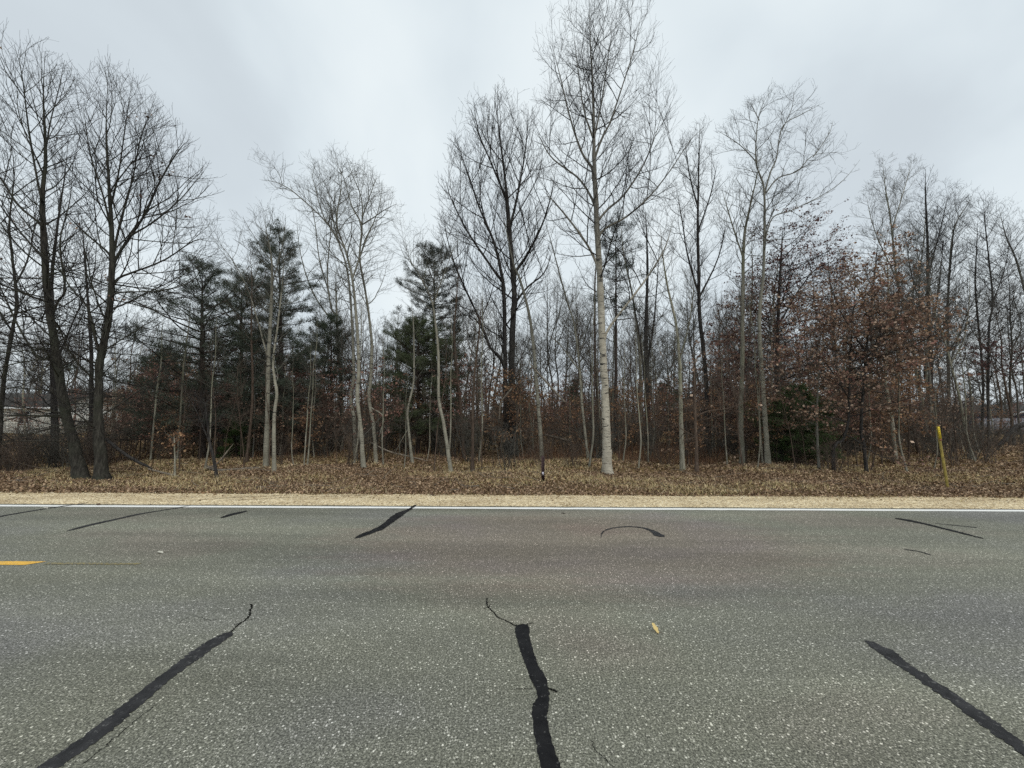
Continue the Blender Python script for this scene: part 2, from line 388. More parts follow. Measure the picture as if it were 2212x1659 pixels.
ground = grid_sheet('ground', xs, ys, lambda X, Y: gz(X, Y) - 0.012, M['forest_floor'], kind='structure')
road = grid_sheet('road', np.linspace(-300, 300, 61), np.linspace(-2.9, ROAD_FAR, 12), lambda X, Y: X * 0, M['asphalt'], kind='structure')
# gravel shoulder with ragged edges, each side of the road
def shoulder(y0, y1, name):
    n = 2600; x = np.linspace(-160, 160, n)
    j = lambda s, a: a * (np.sin(x * 1.7 + s) * 0.5 + np.sin(x * 4.1 + s * 2) * 0.35 + np.sin(x * 11.3 + s * 3) * 0.25) + RNG.normal(size=n) * a * 0.35
    V = []
    rows = [y0 + j(1, 0.012), y0 + 0.3 + 0 * x, (y0 + y1) / 2 + 0 * x, y1 + j(5, 0.06)]
    zs = [0.004, 0.012, 0.010, -0.004]
    for r_, z_ in zip(rows, zs): V.append(np.stack([x, r_, np.full(n, z_)], -1))
    V = np.concatenate(V); i = np.arange(4 * n).reshape(4, n)
    Fq = np.stack([i[:-1, :-1], i[:-1, 1:], i[1:, 1:], i[1:, :-1]], -1).reshape(-1, 4)
    return obj(name, mesh_data(name, V, [Fq], M['gravel'], smooth=True), kind='structure')
shoulder(ROAD_FAR - 0.015, LITTER0 + 0.05, 'gravel_shoulder')
shoulder(-4.2, -2.88, 'gravel_shoulder')

# painted lines and tar strips: parts of the road
def ribbon(name, L, Rr, mat, z=0.004, thick=0.0, wob=0.0, label=None):
    """L, Rr: left and right edges as lists of (x, y)"""
    L = np.array(L, float); Rr = np.array(Rr, float)
    n = len(L)
    g = Geo()
    zc = z + thick
    top = np.concatenate([np.c_[L, np.full(n, z)], np.c_[L * 0.85 + Rr * 0.15, np.full(n, zc)], np.c_[L * 0.15 + Rr * 0.85, np.full(n, zc)], np.c_[Rr, np.full(n, z)]])
    i = np.arange(4 * n).reshape(4, n)
    Fq = np.stack([i[:-1, :-1], i[1:, :-1], i[1:, 1:], i[:-1, 1:]], -1).reshape(-1, 4)
    g.add(top, F4=Fq)
    return obj(name, g.data(name, mat, True), parent=road, label=label)
def spline(pts, n):
    pts = np.array(pts, float); m_ = len(pts)
    if m_ < 3:
        t = np.linspace(0, 1, n)[:, None]; return pts[0] * (1 - t) + pts[-1] * t
    P = np.vstack([2 * pts[0] - pts[1], pts, 2 * pts[-1] - pts[-2]])
    u = np.linspace(0, m_ - 1 - 1e-6, n); k = u.astype(int); t = (u - k)[:, None]
    p0, p1, p2, p3 = P[k], P[k + 1], P[k + 2], P[k + 3]
    return 0.5 * (2 * p1 + (p2 - p0) * t + (2 * p0 - 5 * p1 + 4 * p2 - p3) * t * t + (3 * p1 - p0 - 3 * p2 + p3) * t ** 3)
def strip_from_pixels(pts, mat, label, n=70, name='tar_strip', jit=0.006, thick=0.003, closed_ends=True, z=0.004):
    """pts: (px, py, width in metres); centre line on the road surface"""
    c = np.array([list(on_ground(p[0], p[1])[:2]) + [p[2]] for p in pts])
    s = spline(c, n); xy = s[:, :2]; w = np.maximum(s[:, 2], 0.004)
    T = unit(np.gradient(xy, axis=0)); N_ = np.c_[-T[:, 1], T[:, 0]]
    if closed_ends:
        e_ = np.minimum(np.arange(n), np.arange(n)[::-1]); w = w * np.clip(np.sqrt(np.clip((e_ + 0.05) / 3.0, 0, 1)), 0.05, 1)
    jl = RNG.normal(size=n) * jit; jr = RNG.normal(size=n) * jit
    return ribbon(name, xy + N_ * (w / 2 + jl)[:, None], xy - N_ * (w / 2 + jr)[:, None], mat, z, thick, label=label)

xl = np.linspace(-150, 150, 1500)
for (a, b_, nm, mt, lab, x0, x1) in ((7.485, 7.62, 'edge_line', 'white_paint', 'white edge line beside the pale gravel shoulder', -150, 150),
                                     (-2.72, -2.61, 'edge_line', 'white_paint', 'white edge line on the near side of the road', -150, 150)):
    x = np.linspace(x0, x1, 1600); n = len(x)
    ribbon(nm, np.c_[x, np.full(n, b_) + RNG.normal(size=n) * 0.004], np.c_[x, np.full(n, a) + RNG.normal(size=n) * 0.004], M[mt], 0.004, label=lab)
yc = on_ground(40, 1217)[1]; xe = on_ground(80, 1218)[0]
for k in range(6):
    x1 = xe - k * 12.2; x = np.linspace(x1 - 3.05, x1, 60); n = 60
    skew = np.linspace(0, 1, n) ** 30 * 0.10
    ribbon('center_line', np.c_[x + skew * 0.3, np.full(n, yc + 0.055) + RNG.normal(size=n) * 0.002], np.c_[x - skew * 0.9, np.full(n, yc - 0.055) + RNG.normal(size=n) * 0.002], M['yellow_paint'], label='bright yellow centre dash ending at the left' if k == 0 else None)
x = np.linspace(xe + 0.09, xe + 1.15, 50)
ribbon('center_line', np.c_[x, np.full(50, yc + 0.022)], np.c_[x, np.full(50, yc - 0.03)], M['yellow_worn'], label='worn thin yellow line beyond the bright dash')

S = strip_from_pixels
S([(60, 1698, .10), (110, 1655, .105), (200, 1593, .105), (290, 1520, .10), (360, 1462, .095), (410, 1425, .115), (450, 1396, .12), (499, 1366, .09)], M['tar_grey'], 'long greyish tar strip running to the lower left corner', 90)
# centre strip from the photograph's two edges
cl = [(1078,826),(1058,850),(1066,900),(1085,960),(1105,1020),(1130,1090),(1155,1150),(1180,1200),(1192,1250),(1165,1290),(1158,1340),(1162,1400),(1175,1480),(1190,1560),(1212,1659),(1222,1760)]
crr = [(1128,822),(1143,845),(1146,900),(1160,960),(1178,1020),(1205,1080),(1238,1130),(1254,1200),(1258,1250),(1256,1300),(1248,1350),(1250,1400),(1268,1480),(1290,1560),(1325,1659),(1345,1760)]
conv = lambda q: on_ground((1000 + q[0] / 1.943) * 0.72, (1450 + q[1] / 1.943) * 0.72)[:2]
Lp = spline([conv(q) for q in cl], 90) + RNG.normal(size=(90, 2)) * 0.0025; Rp = spline([conv(q) for q in crr], 90) + RNG.normal(size=(90, 2)) * 0.0025
Lp[0] = (Lp[0] + Rp[0]) / 2 - 0.02; Rp[0] = Lp[0] + 0.03
ribbon('tar_strip', Lp, Rp, M['tar'], 0.004, 0.003, label='black bent tar strip in the middle of the near lane')
S([(1868, 1385, .02), (1885, 1392, .075), (1915, 1410, .12), (1950, 1436, .095), (2020, 1482, .10), (2100, 1538, .105), (2160, 1582, .10), (2230, 1633, .09), (2300, 1685, .10)], M['tar_grey'], 'straight tar strip running to the lower right corner', 90)
S([(766, 1164, .05), (790, 1154, .12), (818, 1143, .14), (838, 1130, .13), (855, 1117, .17), (868, 1108, .15), (885, 1100, .08), (905, 1087, .06)], M['tar'], 'black tar strip crossing the white line in the far lane')
S([(1298, 1162, .012), (1302, 1150, .018), (1320, 1142, .03), (1355, 1138, .045), (1390, 1141, .06), (1412, 1149, .10), (1424, 1157, .15), (1425, 1160, .07)], M['tar_grey'], 'arched thin tar mark in the far lane')
S([(1934, 1120, .1), (1960, 1124, .15), (2010, 1135, .10), (2070, 1150, .09), (2125, 1164, .05)], M['tar'], 'slanting black tar strip at the right of the far lane')
S([(-60, 1129, .09), (0, 1116, .09), (100, 1099, .07), (190, 1087, .07)], M['tar_grey'], 'thin tar line at the far left edge')
S([(143, 1148, .05), (200, 1133, .11), (255, 1121, .09), (300, 1111, .09), (350, 1103, .05), (410, 1093, .04)], M['tar_grey'], 'long slanting tar line at the left of the far lane')
S([(478, 1119, .06), (500, 1112, .13), (520, 1107, .12), (533, 1104, .05)], M['tar'], 'short black tar dash at the left of the far lane')
S([(1953, 1187, .02), (1985, 1192, .025), (2012, 1200, .015)], M['tar_grey'], 'fine tar thread at the right of the road')
S([(2020, 1131, .02), (2100, 1139, .035), (2110, 1140, .02)], M['tar_grey'], None)
M['gravel_dark'] = simple('pressed_damp_gravel', (0.27, 0.21, 0.13), .95, .1, .35, 9)
def wheel_mark(pts, w):
    c = np.array([on_ground(*q)[:2] for q in pts]); s_ = spline(c, 60); T = unit(np.gradient(s_, axis=0)); N_ = np.c_[-T[:, 1], T[:, 0]]
    ww = w * (.4 + RNG.random(60)) * np.sin(np.linspace(.15, 3, 60)) ** .5
    ribbon('wheel_mark', s_ + N_ * ww[:, None] / 2, s_ - N_ * ww[:, None] / 2, M['gravel_dark'], 0.0175, label='dark wheel mark curving over the pale gravel')
wheel_mark([(330, 1086), (430, 1081), (520, 1075), (620, 1071), (720, 1067)], .035)
wheel_mark([(470, 1083), (560, 1080), (610, 1076), (700, 1073), (800, 1070)], .03)
M['crack'] = simple('open_crack', (0.012, 0.012, 0.011), 0.95, 0.05)
def crack(pts, w, label=None):
    c = np.array([on_ground(*p)[:2] for p in pts]); s = spline(c, len(pts) * 9)
    s = s + RNG.normal(size=s.shape) * 0.0045
    n = len(s); T = unit(np.gradient(s, axis=0)); N_ = np.c_[-T[:, 1], T[:, 0]]
    ww = w * (0.55 + 0.9 * RNG.random(n)); ww[0] = ww[-1] = 0.0008
    ribbon('crack', s + N_ * ww[:, None] / 2, s - N_ * ww[:, None] / 2, M['crack'], 0.0035, label=label)
crack([(497, 1368), (508, 1355), (520, 1346), (532, 1338), (541, 1328), (540, 1318), (544, 1312), (541, 1305)], 0.012, 'open crack beyond the lower left tar strip')
crack([(1120, 1353), (1105, 1348), (1090, 1340), (1075, 1333), (1065, 1322), (1055, 1313), (1052, 1305), (1053, 1292)], 0.010, 'branching crack beyond the middle tar strip')
crack([(1128, 1353), (1140, 1349), (1150, 1346)], 0.006)
crack([(1045, 1316), (1056, 1311), (1062, 1305)], 0.005)
crack([(1178, 1488), (1190, 1489), (1205, 1496)], 0.011)
crack([(1110, 1488), (1135, 1489), (1150, 1488)], 0.003)
crack([(520, 1346), (505, 1350), (545, 1338), (560, 1336)], 0.003)
crack([(380, 1350), (400, 1337), (425, 1333), (455, 1340), (470, 1338)], 0.003)
crack([(180, 1650), (230, 1610), (290, 1560), (340, 1520)], 0.004, 'hairline crack beside the lower left tar strip')
crack([(1330, 1660), (1290, 1625), (1275, 1600)], 0.003)

# ------------------------------------------------------------------ tree growing
def grow(start, direc, length, S_, wig, up, env=None, shrink=(1, .8, .62, .46, .32, .2), seed=None):
    """grow N branches at once -> P (N,S_+1,3)"""
    N = len(start)
    noi = RNG.normal(size=(N, S_, 3)) * wig
    upv = np.zeros(3); upv[2] = 1
    def run(L, idx):
        p = start[idx].copy(); d = direc[idx].copy(); P = [p.copy()]
        for s in range(S_):
            d = unit(d + noi[idx, s] + upv * (up[idx, None] if isinstance(up, np.ndarray) else up))
            p = p + d * (L / S_)[:, None]; P.append(p.copy())
        return np.stack(P, 1)
    res = np.zeros((N, S_ + 1, 3)); todo = np.arange(N)
    if env is None: return run(length, todo)
    for k, sf in enumerate(shrink):
        P = run(length[todo] * sf, todo)
        res[todo] = P
        ok = env(P[:, -1]) & env(P[:, len(P[0]) // 2 + 1]) if k < len(shrink) - 1 else np.ones(len(todo), bool)
        todo = todo[~ok]
        if len(todo) == 0: break
    return res
def sample_on(P, t):
    S_ = P.shape[1] - 1
    u = np.clip(t * S_, 0, S_ - 1e-6); k = u.astype(int); f = (u - k)[:, None]; i = np.arange(len(P))
    return P[i, k] * (1 - f) + P[i, k + 1] * f, unit(P[i, k + 1] - P[i, k])
def side_dir(T, ang, azi=None):
    ref = np.where(np.abs(T[:, 2:3]) > 0.95, np.array([[1., 0, 0]]), np.array([[0, 0, 1.]]))
    A = unit(np.cross(T, ref)); B = np.cross(T, A)
    if azi is None: azi = RNG.random(len(T)) * 2 * math.pi
    return unit(T * np.cos(ang)[:, None] + (A * np.cos(azi)[:, None] + B * np.sin(azi)[:, None]) * np.sin(ang)[:, None])
def make_env(envpx, d, base, depth=1.0):
    E = []
    for (py, xl_, xr_) in envpx:
        a = on_plane(xl_, py, d); b_ = on_plane(xr_, py, d)
        E.append(((a[2] + b_[2]) / 2 - base[2], a[0] - base[0], b_[0] - base[0]))
    E = np.array(sorted(E))
    def inside(P):
        z = P[:, 2]
        l = np.interp(z, E[:, 0], E[:, 1]); r = np.interp(z, E[:, 0], E[:, 2])
        c = (l + r) / 2; w = np.maximum((r - l) / 2, 0.05)
        jj = 1 + 0.16 * RNG.normal(size=len(z)).clip(-2, 1.6)
        return (z < E[-1, 0] * (1 + 0.02 * (jj - 1) / 0.16)) & (((P[:, 0] - c) / w) ** 2 + (P[:, 1] / (w * depth)) ** 2 < jj)
    return inside, E

def stem_world(px, d, base, dy0=0.0, dys=0.0):
    """[(px,py,width px)] -> local points and radii"""
    P = []; R_ = []
    n = len(px)
    for i, (a, b_, w) in enumerate(px):
        yy = d + dy0 + dys * i / max(1, n - 1)
        p = on_plane(a, b_, yy) - base
        P.append(p); R_.append(w * (0.86 if i == 0 else 0.80 - 0.14 * i / (n - 1)) * 0.5 * yy / F / math.sqrt(1 + ((a - CX) / F) ** 2))
    return np.array(P), np.array(R_)

def leaf_quads(pos, size, palette, jitter=0.25, flat=0.0, curl=0.25, weights=None):
    """folded two-quad leaves at pos, each with a random pose -> V, F4, C"""
    N = len(pos)
    nrm = unit(RNG.normal(size=(N, 3)) + np.array([0, 0, flat]))
    a = unit(np.cross(nrm, unit(RNG.normal(size=(N, 3))))); b_ = np.cross(nrm, a)
    s = (size * (0.6 + 0.8 * RNG.random(N)))[:, None]
    w = s * (0.28 + 0.14 * RNG.random(N))[:, None]
    c_ = nrm * s * curl * RNG.normal(size=(N, 1))
    V = np.stack([pos - a * s / 2, pos + b_ * w + c_, pos + a * s / 2, pos - b_ * w + c_ * 0.8], 1)
    F3 = (np.arange(N)[:, None, None] * 4 + np.array([[0, 1, 2], [0, 2, 3]])[None]).reshape(-1, 3)
    pal = np.array(palette); k = RNG.choice(len(pal), N, p=weights)
    C = pal[k] * (1 + jitter * RNG.normal(size=(N, 1))).clip(0.4, 1.7)
    return V.reshape(-1, 3), F3, np.repeat(C, 4, 0)

PAL_BROWN = [(0.26, 0.165, 0.115), (0.34, 0.235, 0.165), (0.19, 0.115, 0.085), (0.46, 0.345, 0.26), (0.15, 0.095, 0.07)]
PAL_RED = [(0.24, 0.125, 0.10), (0.30, 0.165, 0.13), (0.17, 0.09, 0.075), (0.38, 0.25, 0.195)]
PAL_PURPLE = [(0.12, 0.062, 0.058), (0.17, 0.09, 0.08), (0.095, 0.05, 0.05)]
PAL_ORANGE = [(0.32, 0.19, 0.105), (0.27, 0.15, 0.09), (0.40, 0.26, 0.15), (0.20, 0.115, 0.075)]

def branch_system(stems, inside, prm, base_r_min=0.0022):
    """stems: list of (P (n,3), R (n)) -> dict of branch arrays"""
    nb = prm['n']
    lens = np.array([max(0.3, np.linalg.norm(np.diff(P, axis=0), axis=1).sum() * (1 if i == 0 else 1.15)) for i, (P, R_) in enumerate(stems)])
    z0 = prm['z0']; H = max(P[:, 2].max() for P, _ in stems)
    starts = []; Ts = []; Rr = []; hz = []
    for i, (P, R_) in enumerate(stems):
        seg = np.linalg.norm(np.diff(P, axis=0), axis=1); cum = np.r_[0, np.cumsum(seg)]
        k = int(round(nb * lens[i] / lens.sum())) + 3
        lo = 0.0
        if i == 0:
            # first branch height on the trunk
            zz_ = np.interp(z0, P[:, 2], cum) if z0 > P[0, 2] else 0
            lo = zz_ / cum[-1]
        else: lo = 0.18
        t = lo + (0.985 - lo) * (np.arange(k) + RNG.random(k) * 0.8) / k
        t = np.minimum(t, 0.985)
        if prm.get('topbias', 0): t = lo + (0.985 - lo) * ((t - lo) / (0.985 - lo)) ** (1 - prm['topbias'])
        s = t * cum[-1]
        pos = np.stack([np.interp(s, cum, P[:, j]) for j in range(3)], -1)
        pos2 = np.stack([np.interp(s + 0.05, cum, P[:, j]) for j in range(3)], -1); pos1 = np.stack([np.interp(s - 0.05, cum, P[:, j]) for j in range(3)], -1)
        starts.append(pos); Ts.append(unit(pos2 - pos1)); Rr.append(np.interp(s, cum, R_)); hz.append(t)
    nlow = 0
    if prm.get('low'):
        nlow, zl, zh, Ll = prm['low']
        P, R_ = stems[0]; zz_ = RNG.uniform(zl, zh, nlow)
        starts.append(np.stack([np.interp(zz_, P[:, 2], P[:, j]) for j in range(3)], -1)); Ts.append(np.tile([[0, 0, 1.]], (nlow, 1))); Rr.append(np.full(nlow, .04))
    st = np.concatenate(starts); T = np.concatenate(Ts); rr = np.concatenate(Rr)
    hn = np.clip((st[:, 2] - z0) / max(0.5, H - z0), 0, 1)
    a0, a1 = prm['ang']
    ang = np.radians(a0 + (a1 - a0) * hn + RNG.normal(size=len(st)) * 8)
    N = len(st)
    azi = np.arange(N) * 2.39996 + RNG.random(N) * 0.9
    Dv = side_dir(T, ang, azi)
    L = prm['L'] * (0.55 + 0.6 * RNG.random(N)) * (1 - prm.get('taper', 0.45) * hn)
    if nlow: L[-nlow:] = Ll * (.5 + .7 * RNG.random(nlow)); Dv[-nlow:] = side_dir(T[-nlow:], np.radians(88 + 14 * RNG.normal(size=nlow)))
    upv = prm['up'] * (0.35 + 0.65 * hn) if not prm.get('droop') else prm['up'] * (hn * 1.3 - 0.3)
    if nlow: upv[-nlow:] = -0.01
    B1 = grow(st, Dv, L, 9, prm['wig'], upv, inside)
    l1 = np.linalg.norm(np.diff(B1, axis=1), axis=2).sum(1)
    r1 = np.minimum(rr * 0.55, 0.003 + 0.0078 * l1)
    R1 = r1[:, None] * (1 - 0.78 * np.linspace(0, 1, 10)[None]) + 0.0015
    out_ = {'B1': (B1, R1)}
    prev, prevR, prevL = B1, R1, l1
    for lev, (cnt, lf, S_, kk) in enumerate(prm['lev']):
        N = len(prev)
        nper = np.maximum(1, np.round(prm.get('dens', 1.0) ** (0.5 if lev == 0 else 1) * cnt * (0.3 + 0.7 * prevL / max(prevL.mean(), 1e-6)))).astype(int)
        nper = np.minimum(nper, cnt * 3)
        ii = np.repeat(np.arange(N), nper)
        off = np.concatenate([np.arange(q) for q in nper]); q_ = nper[ii]
        t = 0.12 + 0.88 * (off + RNG.random(len(ii)) * 0.9) / q_
        t = np.minimum(t, 1.0)
        pos, T = sample_on(prev[ii], t)
        ang = np.radians(prm.get('sub', 42) + RNG.normal(size=len(ii)) * 12)
        Dv = side_dir(T, ang)
        if prm.get('flat'): Dv[:, 2] *= .35; Dv = unit(Dv)
        else: Dv[:, 2] = Dv[:, 2] * .75 + .22; Dv = unit(Dv)
        L = prevL[ii] * lf * (1 - 0.5 * t) * (0.6 + 0.7 * RNG.random(len(ii))) + prm.get('Lmin', 0.10)
        up = prm['up'] * 0.8
        P = grow(pos, Dv, L, S_, prm['wig'] * (0.95 if lev == 0 else 0.8), up, inside if lev == 0 else None, (1, .6, .35))
        if lev > 0 and inside is not None:
            ok = inside(P[:, -1] * np.array([1, 1, 1])) | (RNG.random(len(P)) < 0.55)
            P = P[ok]; L = L[ok]; ii = ii[ok]; t = t[ok]
        rp = prevR[ii, np.clip((t * (prevR.shape[1] - 1)).astype(int), 0, prevR.shape[1] - 1)]
        rmin = prm.get('rmin', base_r_min)
        r0 = np.maximum(np.minimum(rp * 0.72, 0.0018 + 0.006 * L), rmin * 1.1)
        R_ = r0[:, None] * (1 - 0.6 * np.linspace(0, 1, S_ + 1)[None]); R_ = np.maximum(R_, rmin)
        out_['L%d' % lev] = (P, R_, kk)
        prev, prevR = P, R_; prevL = np.linalg.norm(np.diff(P, axis=1), axis=2).sum(1)
    out_['tips'] = prev
    return out_

def trunk_mesh(g, P, R_, sides=12, n=None, flare=0.0, rough=0.05):
    L = np.linalg.norm(np.diff(P, axis=0), axis=1).sum()
    n = n or int(max(8, min(70, L * 5)))
    S4 = spline(np.c_[P, R_], n)
    p, r = S4[:, :3], np.maximum(S4[:, 3], 0.003)
    fin = np.linspace(0, 1, n); r = r * np.where(fin > .82, np.clip((1 - fin) / .18, 0, 1) ** .6, 1); r = np.maximum(r, .0035)
    seg = np.r_[0, np.cumsum(np.linalg.norm(np.diff(p, axis=0), axis=1))]
    p = p + (np.cumsum(RNG.normal(size=(n, 3)), 0) * 0.0012 + RNG.normal(size=(n, 3)) * 0.05 * r[:, None]) * np.array([1, 1, 0])
    r = r * (1 + RNG.normal(size=n) * rough * 0.6)
    if flare: r = r * (1 + flare * np.exp(-seg / 0.22))
    V, Q = tubes(p[None], r[None], sides)
    V = V.reshape(n, sides, 3)
    ctr = p[:, None, :]
    lob = 1 + (RNG.normal(size=(n, sides)) * rough)[:, :, None] + flare * 0.35 * np.exp(-seg / 0.18)[:, None, None] * np.sin(np.arange(sides) * 2 * math.pi / sides * 4 + RNG.random() * 6)[None, :, None]
    V = ctr + (V - ctr) * lob
    g.add(V.reshape(-1, 3), F4=Q)
    return p, r

TRI = [0]
def build_tree(name, label, cat, group, base, stems, inside, prm, mt, tw, sides=12, branch_parts=True, leaves=None, flare=0.35, bmt=None):
    root = empty(name, base, label=label, cat=cat, group=group)
    real = []
    for i, (P, R_) in enumerate(stems):
        g = Geo()
        p, r = trunk_mesh(g, P, R_, sides if i == 0 else max(6, sides - 4), flare=flare if i == 0 else 0)
        obj('trunk' if i == 0 else 'limb', g.data('trunk', mt, True), root)
        real.append((p, r))
    bs = branch_system(real, inside, prm)
    B1, R1 = bs['B1']
    if branch_parts:
        for i in range(len(B1)):
            V, Q = tubes(B1[i:i + 1], R1[i:i + 1], 5)
            obj('branch', mesh_data('branch', V, [Q], bmt or mt, smooth=True), root)
    g = Geo()
    if not branch_parts:
        V, Q = tubes(B1, R1, 4); g.add(V, F4=Q)
    for k in ('L0', 'L1', 'L2', 'L3'):
        if k in bs:
            P, R_, kk = bs[k]; V, Q = tubes(P, R_, kk); g.add(V, F4=Q)
    o = obj('twigs' if branch_parts else 'crown', g.data('twigs', tw, True), root)
    if branch_parts: o['kind'] = 'stuff'
    TRI[0] += g.n
    if leaves:
        # leaves = list of (count, size, palette, env or None)
        g = Geo()
        tips = bs['tips'].reshape(-1, 3)
        for cnt, size, pal, envf in leaves:
            T_ = tips
            if envf is not None: T_ = tips[envf(tips)]
            if len(T_) == 0: continue
            # clumps: choose twigs, several leaves at each
            k = RNG.integers(0, len(T_), max(1, cnt // 5)); k = np.repeat(k, 5)
            pos = T_[k] + RNG.normal(size=(len(k), 3)) * (0.1, 0.1, 0.035)
            V, F3, C = leaf_quads(pos, size, pal, flat=0.3); g.add(V, F3=F3, C=C)
        if g.n:
            o = obj('leaves', g.data('leaves', M['leaf']), root); o['kind'] = 'stuff'
    return root

def hero(name, label, stems, env, d=None, n=30, L=2.5, ang=(65, 35), up=0.10, wig=0.10, lev=None, mt='grey', tw='twig_grey', z0=None, leaves=None,
         sides=10, flare=0.3, sub=42, cat='tree', group=None, droop=False, rmin=0.0026, depth=1.0, taper=0.45, topbias=0, spread=0.7, bz=None, low=None, dens=0.62, flat=False):
    b0 = stems[0][0]
    if d is None: base = on_ground(b0[0], b0[1]); d = base[1]
    else: base = on_plane(b0[0], b0[1], d)
    base[2] = gz(base[0], base[1]) - 0.03
    W = []
    for i, s in enumerate(stems):
        dd = 0.0 if i == 0 else RNG.uniform(-spread, spread)
        P, R_ = stem_world(s, d, base, 0, dd)
        if i == 0: P[0] = (0, 0, -0.04)
        else: R_ = R_ * 0.82
        if mt == 'paleaspen': R_ = R_ * 0.84
        W.append((P, R_))
    inside, E = make_env(env, d, base, depth)
    zz0 = (on_plane(b0[0], z0, d)[2] - base[2]) if z0 else E[0, 0]
    lv = lev or [(7, .5, 5, 4), (5, .5, 3, 3), (3, .55, 2, 3)]
    prm = dict(n=n, L=L, ang=ang, up=up, wig=wig, lev=lv, z0=zz0, sub=sub, droop=droop, rmin=rmin * 0.84, taper=taper, topbias=topbias, dens=dens, Lmin=0.14, flat=flat)
    if b0[0] > 1950: prm['n'] = int(n * 1.35); prm['dens'] = dens * 1.35
    if low: prm['low'] = (low[0], on_plane(b0[0], low[2], d)[2] - base[2], on_plane(b0[0], low[1], d)[2] - base[2], low[3])
    lf = None
    if leaves:
        lf = [(c, s, p, make_env(e_, d, base, 1.2)[0] if e_ else None) for c, s, p, e_ in leaves]
    return build_tree(name, label, cat, group, base, W, inside, prm, M[mt], M[tw], sides, True, lf, flare, bmt={'birch': M['dark'], 'paleaspen': M['grey'], 'aspen': M['grey']}.get(mt))

# ================================================================== front trees
G_OAK = 'big bare oaks at the left'
hero('oak_tree', 'tall dark oak leaning left, leftmost of the two largest oaks', [
    [(177,1032,42),(160,960,34),(140,879,31),(117,736,27),(101,625,25),(94,508,22),(91,430,18),(98,338,13),(94,200,7),(98,110,3)],
    [(92,500,14),(85,482,13),(39,443,11),(0,384,10),(-50,320,8),(-80,240,5)],
    [(92,430,12),(88,423,11),(65,293,8),(49,163,5),(33,98,2)],
    [(108,700,12),(125,650,11),(140,625,10),(130,521,8),(150,440,5),(158,360,3)],
    [(118,760,11),(85,775,10),(39,703,9),(0,620,7),(-40,560,5)],
    [(96,340,8),(110,260,6),(128,190,4),(140,130,2)],
    [(97,560,12),(60,520,10),(20,470,7),(-30,400,5)]],
    [(92,10,60),(110,-10,140),(170,-40,155),(280,-70,160),(420,-90,175),(540,-90,215),(700,-90,250),(860,-90,260),(960,-60,230)],
    n=96, L=3.4, ang=(74, 34), up=0.10, wig=0.075, sub=38, dens=.55, taper=.5, low=(34, 560, 960, 2.6), lev=[(7,.55,5,4),(4,.55,3,3),(2,.5,2,3)], mt='oak', tw='twig_dark', z0=930, sides=14, flare=0.6, cat='tree', group=G_OAK, leaves=[(60,0.09,PAL_BROWN,None)])
hero('oak_tree', 'broad dark oak with its round crown right of the leaning oak', [
    [(221,1033,36),(212,911,30),(213,840,27),(215,781,26),(234,684,23),(241,586,21),(240,488,16),(234,391,11),(229,270,7),(234,150,3)],
    [(240,590,14),(247,565,13),(273,521,12),(312,462,10),(345,391,8),(384,326,5),(410,300,3)],
    [(241,575,12),(247,545,11),(260,482,9),(286,391,7),(306,293,5),(338,208,2)],
    [(242,618,11),(258,600,10),(293,586,9),(358,560,7),(417,521,5),(456,514,2)],
    [(236,650,9),(256,632,8),(345,628,6),(417,605,4),(440,560,2)],
    [(240,555,11),(228,540,10),(182,501,8),(130,449,4)],
    [(214,760,13),(205,730,12),(189,664,10),(150,618,7),(120,560,4)],
    [(238,450,9),(255,380,7),(270,280,5),(285,180,2)],
    [(240,500,9),(225,430,8),(195,330,6),(180,230,3)],
    [(280,510,8),(330,480,7),(390,430,5),(440,370,2)]],
    [(135,220,265),(165,190,300),(200,165,340),(260,155,385),(320,150,425),(400,145,450),(500,140,462),(580,140,470),(650,150,430),(760,110,380),(860,120,330),(950,140,300)],
    n=112, L=3.3, ang=(70, 34), up=0.09, wig=0.075, sub=38, dens=.55, taper=.5, low=(34, 600, 975, 2.2), lev=[(7,.55,5,4),(4,.55,3,3),(2,.5,2,3)], mt='oak', tw='twig_dark', z0=960, sides=14, flare=0.55, group=G_OAK, leaves=[(50,0.09,PAL_BROWN,None)])
hero('oak_tree', 'straight dark trunk standing close behind the leaning oak', [
    [(119,1000,24),(116,860,20),(113,700,17),(112,600,13),(125,480,9),(140,380,5),(150,280,2)],[(114,800,9),(160,690,7),(200,600,5),(210,500,3)]],
    [(230,110,180),(400,60,210),(600,20,240),(800,10,260),(960,40,220)], n=34, L=2.6, ang=(80,35), up=0.07, low=(24, 650, 980, 2.4), lev=[(6,.5,4,4),(4,.5,3,3),(2,.5,2,3)], mt='dark', tw='twig_dark', z0=940)
hero('oak_tree', 'dark crooked oak at the left edge, thinner than its neighbours', [
    [(-5,1008,20),(7,833,15),(26,716,13),(36,651,12),(26,553,10),(20,482,8),(30,380,5),(25,300,2)],[(26,716,9),(-20,640,7),(-60,560,4)],[(30,620,8),(60,560,7),(75,480,4),(80,400,2)]],
    [(280,0,60),(420,-60,110),(560,-90,130),(720,-100,140),(900,-100,130)], n=34, L=2.4, ang=(80,35), up=0.06, wig=0.13, low=(24, 600, 970, 2.2), lev=[(6,.5,4,4),(4,.5,3,3),(2,.5,2,3)], mt='oak', tw='twig_dark', z0=900)
hero('oak_tree', 'slim black trunk hidden between the two big oaks', [
    [(199,990,17),(198,860,15),(197,740,12),(190,640,9),(182,540,6),(175,450,2)]],
    [(440,150,200),(600,110,260),(780,100,290),(930,120,270)], n=30, L=1.9, ang=(85,40), up=0.04, lev=[(5,.5,4,4),(4,.5,3,3)], mt='dark', tw='twig_dark', z0=950)

